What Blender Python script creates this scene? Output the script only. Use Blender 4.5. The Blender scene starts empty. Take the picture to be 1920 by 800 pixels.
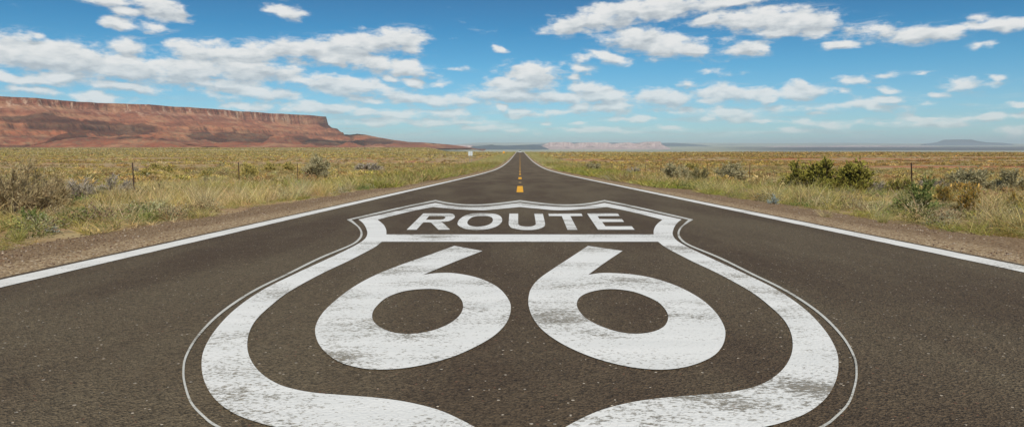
import bpy, bmesh, math, random
import numpy as np
from mathutils import Vector, Matrix
from mathutils.geometry import tessellate_polygon

# ---------------------------------------------------------------- camera, world, sun
S = bpy.context.scene
COL = S.collection
FPX = 1400.0            # focal length in pixels of the 1920 px wide photograph
CAM_Z = 0.80
PITCH = math.atan((400 - 273) / FPX)
YAW = math.atan(15 / FPX)
cd = bpy.data.cameras.new('camera')
cam = bpy.data.objects.new('camera', cd)
COL.objects.link(cam)
S.camera = cam
cd.sensor_width = 36
cd.lens = 36 * FPX / 1920
cd.clip_start = 0.05
cd.clip_end = 200000
cam.location = (0, 0, CAM_Z)
cam.rotation_euler = (math.pi / 2 - PITCH, 0, YAW)
CR = cam.rotation_euler.to_matrix()

SUN_EL, SUN_AZ = math.radians(47), math.radians(172)    # azimuth clockwise from +Y
LDIR = Vector((math.sin(SUN_AZ) * math.cos(SUN_EL), math.cos(SUN_AZ) * math.cos(SUN_EL), math.sin(SUN_EL)))
sd = bpy.data.lights.new('sun', 'SUN')
sun = bpy.data.objects.new('sun', sd)
COL.objects.link(sun)
sd.energy = 4.2
sd.angle = math.radians(0.53)
sd.color = (1.0, 0.92, 0.79)
sun.rotation_euler = LDIR.to_track_quat('Z', 'Y').to_euler()
sun.location = (-50, -50, 80)

S.view_settings.view_transform = 'Standard'
S.view_settings.look = 'None'
S.view_settings.exposure = 0.0
S.view_settings.gamma = 1.0
S.render.engine = 'CYCLES'
S.cycles.use_denoising = True
S.cycles.max_bounces = 6
S.cycles.diffuse_bounces = 2
S.cycles.glossy_bounces = 2
S.cycles.transmission_bounces = 3
S.cycles.transparent_max_bounces = 8
S.cycles.volume_bounces = 1
S.cycles.sample_clamp_indirect = 6


# ---------------------------------------------------------------- node helpers
class NT:
    def __init__(self, tree):
        self.t = tree
        self.n = tree.nodes
        self.l = tree.links

    def new(self, typ, **kw):
        n = self.n.new(typ)
        for k, v in kw.items():
            setattr(n, k, v)
        return n

    def put(self, inp, v):
        if hasattr(v, 'is_output'):
            self.l.new(v, inp)
        elif v is not None:
            inp.default_value = v

    def math(self, op, a, b=None, c=None, clamp=False):
        n = self.new('ShaderNodeMath', operation=op, use_clamp=clamp)
        self.put(n.inputs[0], a)
        if b is not None:
            self.put(n.inputs[1], b)
        if c is not None:
            self.put(n.inputs[2], c)
        return n.outputs[0]

    def vmath(self, op, a, b=None):
        n = self.new('ShaderNodeVectorMath', operation=op)
        self.put(n.inputs[0], a)
        if b is not None:
            self.put(n.inputs[1], b)
        return n.outputs['Value'] if op in ('LENGTH', 'DOT_PRODUCT') else n.outputs[0]

    def mapr(self, v, a, b, c=0.0, d=1.0, smooth=False):
        n = self.new('ShaderNodeMapRange')
        n.interpolation_type = 'SMOOTHSTEP' if smooth else 'LINEAR'
        self.put(n.inputs[0], v)
        for i, x in enumerate((a, b, c, d)):
            self.put(n.inputs[i + 1], x)
        return n.outputs[0]

    def mix(self, f, a, b, blend='MIX'):
        n = self.new('ShaderNodeMix', data_type='RGBA', blend_type=blend)
        self.put(n.inputs[0], f)
        self.put(n.inputs[6], col4(a))
        self.put(n.inputs[7], col4(b))
        return n.outputs[2]

    def noise(self, vec, scale, detail=4, rough=0.5, lac=2.0, dist=0.0, dims='3D'):
        n = self.new('ShaderNodeTexNoise', noise_dimensions=dims)
        self.put(n.inputs['Vector'], vec)
        n.inputs['Scale'].default_value = scale
        n.inputs['Detail'].default_value = detail
        n.inputs['Roughness'].default_value = rough
        n.inputs['Lacunarity'].default_value = lac
        n.inputs['Distortion'].default_value = dist
        return n.outputs['Fac']

    def voro(self, vec, scale, feature='F1', rand=1.0, out='Color'):
        n = self.new('ShaderNodeTexVoronoi', feature=feature)
        self.put(n.inputs['Vector'], vec)
        n.inputs['Scale'].default_value = scale
        n.inputs['Randomness'].default_value = rand
        return n.outputs[out]

    def scale(self, vec, s):
        n = self.new('ShaderNodeMapping')
        self.put(n.inputs[0], vec)
        n.inputs['Scale'].default_value = s
        return n.outputs[0]

    def sep(self, vec):
        n = self.new('ShaderNodeSeparateXYZ')
        self.put(n.inputs[0], vec)
        return n.outputs

    def comb(self, x, y, z=0.0):
        n = self.new('ShaderNodeCombineXYZ')
        for i, v in enumerate((x, y, z)):
            self.put(n.inputs[i], v)
        return n.outputs[0]

    def ramp(self, f, stops):
        n = self.new('ShaderNodeValToRGB')
        cr = n.color_ramp
        while len(cr.elements) > 1:
            cr.elements.remove(cr.elements[-1])
        cr.elements[0].position = stops[0][0]
        cr.elements[0].color = col4(stops[0][1])
        for p, c in stops[1:]:
            e = cr.elements.new(p)
            e.color = col4(c)
        self.put(n.inputs[0], f)
        return n.outputs[0]


def col4(c):
    if isinstance(c, (tuple, list)) and len(c) == 3:
        return (c[0], c[1], c[2], 1.0)
    return c


def material(name):
    m = bpy.data.materials.new(name)
    m.use_nodes = True
    t = NT(m.node_tree)
    t.n.clear()
    out = t.new('ShaderNodeOutputMaterial')
    return m, t, out


def pbsdf(t, out, color, rough=0.9, spec=0.2, bump=None, bstr=0.5, bdist=0.01, metal=0.0):
    b = t.new('ShaderNodeBsdfPrincipled')
    t.put(b.inputs['Base Color'], col4(color))
    t.put(b.inputs['Roughness'], rough)
    b.inputs['Specular IOR Level'].default_value = spec
    b.inputs['Metallic'].default_value = metal
    if bump is not None:
        bn = t.new('ShaderNodeBump')
        bn.inputs['Strength'].default_value = bstr
        bn.inputs['Distance'].default_value = bdist
        t.put(bn.inputs['Height'], bump)
        t.l.new(bn.outputs[0], b.inputs['Normal'])
    t.l.new(b.outputs[0], out.inputs[0])
    return b


# ---------------------------------------------------------------- sky
W = bpy.data.worlds.new('World')
S.world = W
W.use_nodes = True
SKY_STRENGTH = 0.10
w = NT(W.node_tree)
w.n.clear()
wout = w.new('ShaderNodeOutputWorld')
sky = w.new('ShaderNodeTexSky', sky_type='NISHITA')
sky.sun_disc = False
sky.sun_elevation = SUN_EL
sky.sun_rotation = SUN_AZ
sky.altitude = 1400
sky.air_density = 1.0
sky.dust_density = 0.6
sky.ozone_density = 1.5
tc = w.new('ShaderNodeTexCoord')
dx, dy, dz = w.sep(tc.outputs['Generated'])
hyp = w.math('SQRT', w.math('ADD', w.math('MULTIPLY', dx, dx), w.math('MULTIPLY', dy, dy)))
el = w.math('DIVIDE', dz, w.math('MAXIMUM', hyp, 0.001))          # tangent of the elevation
az = w.math('ARCTAN2', dx, dy)                                     # azimuth, 0 along the road
# clear-air tint of the sky (colour of the air, by elevation)
skytint = w.ramp(w.mapr(el, 0.0, 0.90), [(0.0, (0.50, 0.76, 0.97)), (0.054, (0.44, 0.75, 0.95)), (0.113, (0.27, 0.67, 0.87)),
                                          (0.169, (0.165, 0.55, 0.76)), (0.21, (0.165, 0.48, 0.67)), (0.33, (0.36, 0.62, 0.80)), (1.0, (0.85, 0.9, 0.9))])
skycol = w.mix(1.0, sky.outputs[0], skytint, 'MULTIPLY')

# clouds: (x, y, half width, half height, tilt in degrees, strength), x and y on the photograph, turned into azimuth/elevation
BL = [
 (195,-2,95,12,4,1),(290,12,52,22,12,1),(338,22,18,16,0,.6),(222,43,30,12,8,1),(228,20,34,10,5,.9),(290,52,28,11,10,.75),
 (535,22,34,14,8,.9),(240,88,34,19,-12,1),(70,67,26,7,5,.8),
 (40,98,110,34,4,1.1),(130,112,120,34,4,1.2),(240,128,120,28,4,1.1),(350,130,120,25,2,1.1),(460,130,110,22,4,1.1),(30,146,110,10,4,.9),(110,146,60,9,3,.9),
 (370,98,62,22,-4,1.1),(460,98,90,18,2,1.1),(560,92,100,22,-4,1.1),(650,90,100,24,-8,1.2),(735,75,62,22,-4,1.1),(765,92,40,10,8,.9),
 (700,118,60,18,14,1.),(765,130,46,17,12,1),(620,112,40,15,5,.9),
 (400,155,110,14,6,1),(480,172,75,17,8,1),(560,150,60,12,4,.9),(640,160,95,20,6,1.1),(230,162,70,11,5,.9),(60,168,60,11,3,.8),(180,184,70,11,4,.8),(330,150,80,11,3,.9),
 (735,146,18,8,10,.8),(775,156,26,8,12,.8),(826,158,15,7,0,.8),(690,186,40,8,0,.7),(760,182,55,14,4,.9),(815,190,60,12,4,.9),
 (833,212,45,9,3,.8),(755,214,50,9,2,.8),(620,203,62,12,3,.9),(560,203,50,9,2,.8),(480,202,55,8,2,.8),(700,228,80,9,0,.7),(800,232,60,7,0,.6),
 (1000,140,62,22,6,1.1),(965,158,60,14,4,1),(950,178,90,15,0,1.1),(1040,182,60,13,3,1.05),(1088,130,24,11,6,.8),(1075,144,20,8,0,.7),
 (1110,166,50,12,4,1),(1150,200,48,13,0,1.1),(1135,180,62,14,5,1),(1090,202,30,8,0,.8),(1240,184,54,17,6,1.2),(1265,193,34,9,0,1),
 (944,202,13,8,0,.9),(980,207,22,7,2,.9),(1040,211,36,7,2,.7),(1018,230,16,5,0,.8),(1087,230,14,5,0,.8),
 (1075,46,62,16,-14,1),(1150,28,80,24,-12,1.2),(1250,16,110,20,-8,1.1),(1360,6,110,12,-5,.9),
 (1330,36,50,11,-8,1),(1400,36,80,21,0,1.2),(1480,40,92,27,3,1.2),(1530,62,32,9,6,1),(1450,60,60,12,2,.9),
 (1220,80,92,25,7,1.25),(1290,94,60,14,10,1),(1395,90,50,15,2,1.05),(1145,74,34,12,8,.8),(1145,110,38,10,14,.95),(1090,108,22,7,0,.6),(930,92,14,6,6,.9),
 (1570,86,33,9,2,1),(1725,64,84,17,0,1.2),(1645,56,60,12,4,.5),(1600,55,40,14,0,.4),(1865,46,80,11,0,1),(1905,50,40,13,0,1),(1844,85,20,8,-8,.75),(1830,33,20,5,0,.5),
 (1375,176,70,16,4,1.15),(1440,190,20,9,0,1),(1286,158,18,9,0,.8),(1505,172,56,15,0,1.15),(1507,156,26,8,3,.9),
 (1605,151,36,7,2,.8),(1655,142,32,6,0,.85),(1668,187,42,9,2,1.05),(1665,168,28,6,8,.7),(1730,138,22,4,0,.6),(1762,178,24,6,6,.7),(1867,144,16,6,0,.8),(1908,197,24,6,0,.9),(1580,170,14,5,0,.4),
 (880,190,50,10,2,.8),(905,240,60,6,0,.7),(700,212,60,9,0,.8),(1000,216,50,7,0,.7),(1180,222,60,6,0,.7),(960,245,70,5,0,.6),(1120,246,60,5,0,.6),(860,228,70,7,0,.7),(1330,190,40,7,0,.6),
 (1325,221,22,6,0,.8),(1375,222,32,7,3,.9),(1432,225,28,6,2,.9),(1548,233,50,7,3,.75),(1500,228,30,6,0,.6),(1745,224,70,7,0,.6),(1850,218,80,9,-3,.85),(1760,232,60,7,0,.6),(1530,213,20,4,0,.5),(1660,231,50,6,0,.6),(1250,241,50,4,0,.6),(1480,243,40,4,0,.5),
]


def px_dir(px, py):
    d = CR @ Vector(((px - 960) / FPX, (400 - py) / FPX, -1.0))
    return d


def px_azel(px, py):
    d = px_dir(px, py)
    return math.atan2(d.x, d.y), d.z / math.hypot(d.x, d.y)


blobs = []
for (px, py, a, b, tl, st) in BL:
    u, v = px_azel(px, py)
    u2, v2 = px_azel(px + a, py)
    u3, v3 = px_azel(px, py - b)
    ang = -math.radians(tl)
    blobs.append((u, v, abs(u2 - u), abs(v3 - v), ang, st))


def cov_group(name, sel, wob=1.0):
    """coverage of the clouds of one stretch of sky as a node group"""
    g = bpy.data.node_groups.new(name, 'ShaderNodeTree')
    g.interface.new_socket('P', in_out='INPUT', socket_type='NodeSocketVector')
    g.interface.new_socket('C', in_out='OUTPUT', socket_type='NodeSocketFloat')
    t = NT(g)
    gi = t.new('NodeGroupInput')
    go = t.new('NodeGroupOutput')
    acc = None
    for (u, v, a, b, ang, st) in sel:
        m = t.new('ShaderNodeMapping', vector_type='TEXTURE')
        t.l.new(gi.outputs[0], m.inputs[0])
        m.inputs['Location'].default_value = (u, v, 0)
        m.inputs['Rotation'].default_value = (0, 0, ang)
        m.inputs['Scale'].default_value = (a * 1.12 * wob, b * 1.15 * wob, 1)
        L = t.vmath('LENGTH', m.outputs[0])
        q = t.math('MULTIPLY_ADD', L, -st, st)
        acc = q if acc is None else t.math('SMOOTH_MAX', acc, q, 0.28)
    t.l.new(acc, go.inputs[0])
    return g


def clouds_over(tree, base, group):
    """mix the colour of the clouds over the sky; group None = only small scattered clouds"""
    t = tree
    P = t.comb(az, el, 0.0)
    Pn = t.comb(t.math('MULTIPLY', az, 1.0), t.math('MULTIPLY', el, 2.3), 0.0)
    warp = t.new('ShaderNodeTexNoise', noise_dimensions='2D')
    t.put(warp.inputs['Vector'], Pn)
    warp.inputs['Scale'].default_value = 26
    warp.inputs['Detail'].default_value = 2
    off = t.vmath('SUBTRACT', warp.outputs['Color'], (0.5, 0.5, 0.5))
    n1 = t.noise(Pn, 30, 9, 0.60, dims='2D')
    wisp = t.noise(t.scale(t.vmath('ADD', Pn, t.vmath('MULTIPLY', off, (0.05, 0.03, 0.0))), (24, 52, 1)), 1.0, 7, 0.66, dims='2D')
    Pup = t.vmath('ADD', Pn, (-0.004, 0.014, 0.0))
    n1s = t.noise(Pn, 34, 3, 0.5, dims='2D')
    n2 = t.noise(Pup, 34, 3, 0.5, dims='2D')
    offs = t.vmath('MULTIPLY', off, (0.026, 0.010, 0.0))
    Pw = t.vmath('ADD', P, offs)

    def cover(pv):
        auto = t.noise(t.scale(pv, (9, 34, 1)), 1.0, 1, 0.5, dims='2D')
        lowband = t.mapr(el, 0.010, 0.024)
        hiband = t.mapr(el, 0.12, 0.06)
        c = t.math('MULTIPLY_ADD', auto, 3.4, -2.20)
        c = t.math('ADD', c, t.math('MULTIPLY_ADD', t.math('MULTIPLY', lowband, hiband), 0.56, -0.56))
        if group is not None:
            gn = t.new('ShaderNodeGroup', node_tree=group)
            t.put(gn.inputs[0], pv)
            c = t.math('MAXIMUM', gn.outputs[0], c)
        c = t.math('MAXIMUM', c, -0.55)
        return t.math('MINIMUM', c, 0.75)
    c1 = cover(Pw)
    c2 = cover(t.vmath('ADD', Pw, (-0.002, 0.0075, 0.0)))
    f1 = t.math('ADD', c1, t.math('MULTIPLY_ADD', n1, 1.8, -0.82))
    s1 = t.math('ADD', c1, t.math('MULTIPLY', n1s, 1.5))
    s2 = t.math('ADD', c2, t.math('MULTIPLY', n2, 1.5))
    dens = t.mapr(f1, -0.08, 0.60, smooth=True)
    thin = t.math('MULTIPLY', t.mapr(c1, -0.50, 0.35, smooth=True), t.mapr(wisp, 0.48, 0.70, 0, .55, smooth=True))
    dens = t.math('MAXIMUM', dens, thin)
    veil = t.noise(t.scale(P, (10, 95, 1)), 1.0, 6, 0.62, dims='2D')
    veil = t.math('MULTIPLY', t.mapr(veil, 0.46, 0.66, 0, .55, smooth=True), t.math('MULTIPLY', t.mapr(el, 0.065, 0.035), t.mapr(el, 0.004, 0.016)))
    dens = t.math('MAXIMUM', dens, veil)
    lit = t.mapr(t.math('SUBTRACT', s2, s1), 0.40, -0.42)          # 1 on the sunny top, 0 underneath
    lit = t.math('MULTIPLY_ADD', t.math('SUBTRACT', n1, n1s), 1.3, lit)
    thick = t.mapr(f1, 0.3, 1.3)
    lit = t.math('MULTIPLY_ADD', thick, -0.12, lit, clamp=True)
    ccol = t.ramp(lit, [(0.0, (4.8, 5.2, 5.5)), (0.4, (6.5, 6.8, 6.9)), (0.75, (7.9, 8.0, 7.9)), (1.0, (8.6, 8.55, 8.35))])
    fade = t.mapr(el, 0.0, 0.10, 0.6, 1.0)
    return t.mix(t.math('MULTIPLY', t.math('MULTIPLY', dens, 0.93), fade), base, ccol)


def background(color):
    b = w.new('ShaderNodeBackground')
    w.put(b.inputs[0], color)
    b.inputs[1].default_value = SKY_STRENGTH
    return b.outputs[0]


def mixsh(f, a, b):
    m = w.new('ShaderNodeMixShader')
    w.put(m.inputs[0], f)
    w.l.new(a, m.inputs[1])
    w.l.new(b, m.inputs[2])
    return m.outputs[0]


edges = [-0.72, -0.52, -0.42, -0.33, -0.24, -0.16, -0.08, 0.0, 0.06, 0.13, 0.21, 0.30, 0.40, 0.72]
shader = background(skycol)
for i in range(len(edges) - 1):
    a, b = edges[i], edges[i + 1]
    sel = [q for q in blobs if q[0] + q[2] * 1.75 + .012 > a and q[0] - q[2] * 1.75 - .012 < b]
    print('NSEL', i, len(sel))
    sh = background(clouds_over(w, skycol, cov_group('cloud_cover', sel, 1 + 2e-5 * i)))
    inside = w.math('MULTIPLY', w.math('GREATER_THAN', az, a), w.math('LESS_THAN', az, b))
    inside = w.math('MULTIPLY', inside, w.math('MULTIPLY', w.math('GREATER_THAN', el, 0.0), w.math('LESS_THAN', el, 0.27)))
    shader = mixsh(inside, shader, sh)
w.l.new(shader, wout.inputs[0])
try:
    W.cycles.sampling_method = 'MANUAL'
    W.cycles.sample_map_resolution = 512
except Exception:
    pass

# ---------------------------------------------------------------- numpy noise
RS = np.random.RandomState(7)


def vnoise(x, y, seed=0):
    x = np.asarray(x, float); y = np.asarray(y, float)
    xi = np.floor(x).astype(np.int64); yi = np.floor(y).astype(np.int64)
    fx = x - xi; fy = y - yi
    fx = fx * fx * (3 - 2 * fx); fy = fy * fy * (3 - 2 * fy)

    def h(a, b):
        n = (a * 374761393 + b * 668265263 + seed * 1442695041) & 0xFFFFFFFF
        n = ((n ^ (n >> 13)) * 1274126177) & 0xFFFFFFFF
        n = n ^ (n >> 16)
        return (n & 0xFFFF) / 65535.0
    return (h(xi, yi) * (1 - fx) + h(xi + 1, yi) * fx) * (1 - fy) + (h(xi, yi + 1) * (1 - fx) + h(xi + 1, yi + 1) * fx) * fy


def fbm(x, y, octv=5, seed=0, gain=0.5):
    s = 0; a = 1; tot = 0
    for k in range(octv):
        s = s + a * vnoise(x * 2 ** k + 17.3 * k, y * 2 ** k - 9.1 * k, seed + k)
        tot += a
        a *= gain
    return s / tot


def sstep(v, a, b):
    t = np.clip((v - a) / (b - a), 0, 1)
    return t * t * (3 - 2 * t)


# ---------------------------------------------------------------- terrain
SLOPE = math.tan(PITCH - math.atan(90 / FPX))      # the near road falls away to its own vanishing line at row 310


def zrow(py, d):
    return CAM_Z - d * math.tan(PITCH - math.atan((400 - py) / FPX))


yy = np.arange(-400, 1600, 1.0)
cps = [(-400, 6.0), (-220, 220 * SLOPE), (0, 0), (60, -60 * SLOPE), (103.6, zrow(319, 103.6)), (146, zrow(312, 146)),
       (220, zrow(303.5, 220)), (324, zrow(296, 324)), (500, zrow(289.6, 500)), (767, zrow(285.2, 767)), (790, zrow(285.2, 767) - .25), (900, zrow(285.2, 767) - 4), (1600, -32)]
zz = np.interp(yy, [c[0] for c in cps], [c[1] for c in cps])
ker = np.exp(-0.5 * (np.arange(-36, 37) / 12.0) ** 2); ker /= ker.sum()
zs = np.convolve(np.pad(zz, 36, mode='edge'), ker, mode='valid')
lo = yy < 45
zs[lo] = np.where(yy[lo] > -180, -SLOPE * yy[lo], zs[lo])
YR = np.concatenate([yy, [4000, 10000, 15000, 22000, 30000, 40000, 46000, 60000]])
ZR = np.concatenate([zs, [-75, -90, -80, -50, 0, 118, 190, 200]])
Z767 = float(np.interp(767, YR, ZR))
YL = np.concatenate([yy[yy < 700], [767, 1500, 2600, 4000, 9000, 60000]])
ZL = np.concatenate([zs[yy < 700], [Z767 + .1, Z767 + .3, -6.6, -10, -40, -60]])


def P(Y):
    return np.interp(Y, YR, ZR)


def ground_z(X, Y):
    X = np.asarray(X, float); Y = np.asarray(Y, float)
    u = X / np.maximum(Y, 1.0)
    wl = np.where(Y > 600, 1 - sstep(u, -0.13, -0.05), 0)
    z = P(Y) * (1 - wl) + np.interp(Y, YL, ZL) * wl
    ax = np.abs(X)
    near = np.where((Y < 1500), 1.0, 0.0)
    z = z - near * (0.075 + 0.22 * sstep(ax, 5.2, 9.5))
    amp = sstep(ax, 7, 45)
    z = z + near * amp * ((fbm(X / 19, Y / 19, 3, 5) - .5) * .55) + near * sstep(ax, 5.4, 7) * (fbm(X / 2.3, Y / 2.3, 2, 9) - .5) * .10
    z = z + np.where(Y > 12000, 1, 0) * (fbm(X / 3000, Y / 1500, 3, 3) - .5) * sstep(Y, 12000, 20000) * 34
    return z


def at(px, py, off=0.0):
    """where the sight line through a point of the photograph meets the ground"""
    d = px_dir(px, py)
    d = d / d.y
    lo_, hi_ = 0.5, 1200.0
    for i in np.geomspace(1.0, 1200, 500):
        if CAM_Z + d.z * i < float(ground_z(d.x * i, i)) + off:
            hi_ = i
            break
        lo_ = i
    for _ in range(30):
        m = (lo_ + hi_) / 2
        if CAM_Z + d.z * m < float(ground_z(d.x * m, m)) + off:
            hi_ = m
        else:
            lo_ = m
    return d.x * hi_, hi_, float(ground_z(d.x * hi_, hi_))


# ---------------------------------------------------------------- mesh helpers
def np_mesh(name, V, F, mat=None, colors=None, smooth=False, parent=None):
    me = bpy.data.meshes.new(name)
    V = np.ascontiguousarray(V, dtype=np.float32); F = np.ascontiguousarray(F, dtype=np.int32)
    nv, nf, k = len(V), len(F), F.shape[1]
    me.vertices.add(nv); me.loops.add(nf * k); me.polygons.add(nf)
    me.vertices.foreach_set('co', V.ravel())
    me.loops.foreach_set('vertex_index', F.ravel())
    me.polygons.foreach_set('loop_start', np.arange(0, nf * k, k, dtype=np.int32))
    me.polygons.foreach_set('loop_total', np.full(nf, k, dtype=np.int32))
    me.polygons.foreach_set('use_smooth', np.full(nf, smooth, dtype=bool))
    me.update(calc_edges=True)
    if colors is not None:
        ca = me.color_attributes.new('tint', 'FLOAT_COLOR', 'POINT')
        c = np.ones((nv, 4), np.float32); c[:, :3] = colors
        ca.data.foreach_set('color', c.ravel())
    if mat:
        me.materials.append(mat)
    o = bpy.data.objects.new(name, me)
    COL.objects.link(o)
    if parent:
        o.parent = parent
    return o


def bm_obj(name, bm, mat, parent=None, smooth=False):
    me = bpy.data.meshes.new(name)
    bm.normal_update()
    bm.to_mesh(me); bm.free()
    if smooth:
        for p in me.polygons:
            p.use_smooth = True
    me.materials.append(mat)
    o = bpy.data.objects.new(name, me)
    COL.objects.link(o)
    if parent:
        o.parent = parent
    return o


def tag(o, label=None, cat=None, group=None, kind=None):
    if label: o['label'] = label
    if cat: o['category'] = cat
    if group: o['group'] = group
    if kind: o['kind'] = kind
    return o


def empty(name, loc, rz=0.0, **kw):
    o = bpy.data.objects.new(name, None)
    o.empty_display_size = 0.3
    COL.objects.link(o)
    o.location = loc
    o.rotation_euler = (0, 0, rz)
    return tag(o, **kw)


def grid_faces(nr, nc, wrap=False):
    i = np.arange(nr - 1)[:, None]; j = np.arange(nc if wrap else nc - 1)[None, :]
    a = i * nc + j; b = i * nc + (j + 1) % nc
    return np.stack([a, b, b + nc, a + nc], -1).reshape(-1, 4)


def box(bm, c, s, rot=None):
    m = Matrix.Translation(c) @ (rot if rot else Matrix.Identity(4)) @ Matrix.Diagonal((s[0], s[1], s[2], 1))
    return bmesh.ops.create_cube(bm, size=1, matrix=m)['verts']


def cyl(bm, p0, p1, r0, r1=None, n=8):
    p0, p1 = Vector(p0), Vector(p1)
    d = p1 - p0
    m = Matrix.Translation((p0 + p1) / 2) @ d.to_track_quat('Z', 'Y').to_matrix().to_4x4()
    bmesh.ops.create_cone(bm, cap_ends=True, segments=n, radius1=r0, radius2=r0 if r1 is None else r1, depth=d.length, matrix=m)


# ---------------------------------------------------------------- materials: road
def pos(t):
    return t.new('ShaderNodeNewGeometry').outputs['Position']


def asphalt_color(t, p):
    big = t.noise(t.scale(p, (0.75, 0.13, 1)), 1.0, 5, 0.6)
    mid = t.noise(p, 3.0, 4, 0.6)
    c = t.mix(t.mapr(big, 0.38, 0.62, smooth=True), (0.090, 0.062, 0.037), (0.146, 0.114, 0.069))
    c = t.mix(t.mapr(mid, 0.35, 0.8, 0, .7), c, (0.132, 0.098, 0.058))
    cells = t.sep(t.voro(p, 100.0))
    cells2 = t.sep(t.voro(p, 190.0))
    k = t.math('ADD', t.mapr(cells[0], 0, 1, 0.55, 1.36), t.mapr(cells2[1], 0, 1, -0.30, 0.32))
    c = t.mix(1.0, c, t.comb(k, k, k), 'MULTIPLY')
    big_cells = t.new('ShaderNodeTexVoronoi')
    t.put(big_cells.inputs['Vector'], p); big_cells.inputs['Scale'].default_value = 55
    bc = t.sep(big_cells.outputs['Color'])
    close = t.math('LESS_THAN', big_cells.outputs['Distance'], t.mapr(bc[1], 0, 1, 0.18, 0.34))
    speck = t.math('MULTIPLY', t.math('GREATER_THAN', bc[0], 0.962), close)
    c = t.mix(speck, c, (0.55, 0.48, 0.38))
    red = t.math('MULTIPLY', t.math('LESS_THAN', bc[0], 0.03), close)
    c = t.mix(red, c, (0.20, 0.10, 0.06))
    return c, cells, cells2, speck


m_asphalt, t, out = material('asphalt')
p = pos(t)
c, cells, cells2, speck = asphalt_color(t, p)
hgt = t.math('ADD', t.voro(p, 100.0, out='Distance'), t.math('MULTIPLY', t.voro(p, 190.0, out='Distance'), 0.5))
pbsdf(t, out, c, 0.88, 0.25, hgt, 0.9, 0.010)


def paint_material(name, base, base2, wear_lo, wear_hi, seed):
    m, t, out = material(name)
    p = pos(t)
    ps = t.vmath('ADD', p, (seed, seed * .37, 0))
    asp, cells, cells2, speck = asphalt_color(t, p)
    streak = t.noise(t.scale(ps, (3.6, 8.0, 1)), 1.0, 8, 0.76, dist=.8)
    patch = t.noise(t.scale(ps, (1.1, 1.5, 1)), 1.0, 3, 0.5)
    grit = t.noise(t.scale(ps, (1, 1.6, 1)), 42.0, 4, 0.75)
    wv = t.math('ADD', t.math('MULTIPLY', streak, 0.46), t.math('MULTIPLY', patch, 0.74))
    wv = t.math('ADD', wv, t.math('MULTIPLY_ADD', grit, 0.85, -0.425))
    wear = t.mapr(wv, wear_lo, wear_hi, smooth=True)
    pits = t.math('MULTIPLY', t.math('GREATER_THAN', cells[0], 0.90), t.mapr(wv, wear_lo - .14, wear_lo, smooth=True))
    wear = t.math('MAXIMUM', wear, t.math('MULTIPLY', pits, 0.7))
    tone = t.noise(t.scale(ps, (0.8, 5, 1)), 1.0, 4, 0.6)
    b = t.mix(t.mapr(tone, 0.35, 0.7), base, base2)
    under = t.mix(0.34, asp, (0.38, 0.38, 0.32))
    c = t.mix(t.math('MULTIPLY', wear, 0.95), b, under)
    hgt = t.math('ADD', t.voro(p, 75.0, out='Distance'), t.math('MULTIPLY', wear, -0.4))
    pbsdf(t, out, c, 0.72, 0.3, hgt, 0.35, 0.006)
    return m


m_paint = paint_material('worn_white_paint', (0.77, 0.775, 0.74), (0.68, 0.69, 0.66), 0.636, 0.75, 3.1)
m_paint_side = paint_material('white_line_paint', (0.78, 0.775, 0.73), (0.66, 0.655, 0.61), 0.70, 0.90, 11.7)
m_yellow = paint_material('yellow_line_paint', (0.85, 0.43, 0.02), (0.78, 0.38, 0.02), 0.74, 0.88, 21.7)
m_yellow_old = paint_material('faded_yellow_paint', (0.34, 0.22, 0.07), (0.24, 0.16, 0.07), 0.62, 0.74, 5.2)
m_thin = paint_material('thin_line_paint', (0.58, 0.58, 0.53), (0.48, 0.48, 0.43), 0.66, 0.78, 8.2)

# ---------------------------------------------------------------- ground sheet
m_ground, t, out = material('soil')
p = pos(t)
x, y, z = t.sep(p)
n1 = t.noise(p, 0.35, 5, 0.6)
n2 = t.noise(p, 6.0, 5, 0.65)
n3 = t.noise(t.scale(p, (0.035, 0.02, 0)), 1.0, 4, 0.6)
soil = t.mix(t.mapr(n2, 0.3, 0.7), (0.24, 0.135, 0.070), (0.40, 0.275, 0.155))
soil = t.mix(t.mapr(n1, 0.42, 0.62), soil, (0.42, 0.33, 0.17))
n3b = t.math('ADD', t.noise(t.scale(p, (0.010, 0.028, 0)), 1.0, 4, 0.6), t.mapr(t.math('DIVIDE', x, t.math('MAXIMUM', y, 5.0)), -0.1, 0.5, -0.02, 0.09))
redp = t.math('MULTIPLY', t.mapr(n3b, 0.57, 0.64, smooth=True), t.mapr(y, 60, 120))
soil = t.mix(redp, soil, (0.42, 0.155, 0.075))
# plain towards the mesa: pale straw grass with olive scrub
pl = t.noise(t.scale(p, (0.012, 0.0035, 0)), 1.0, 6, 0.68)
pl2 = t.noise(t.scale(p, (0.08, 0.05, 0)), 1.0, 3, 0.6)
plain = t.mix(t.mapr(pl, 0.35, 0.62), (0.32, 0.27, 0.13), (0.50, 0.42, 0.22))
plain = t.mix(t.mapr(pl2, 0.45, 0.65), plain, (0.25, 0.22, 0.11))
c = t.mix(t.math('MULTIPLY', t.mapr(y, 260, 620), t.mapr(redp, 0, 1, 1.0, .25)), soil, plain)
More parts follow.
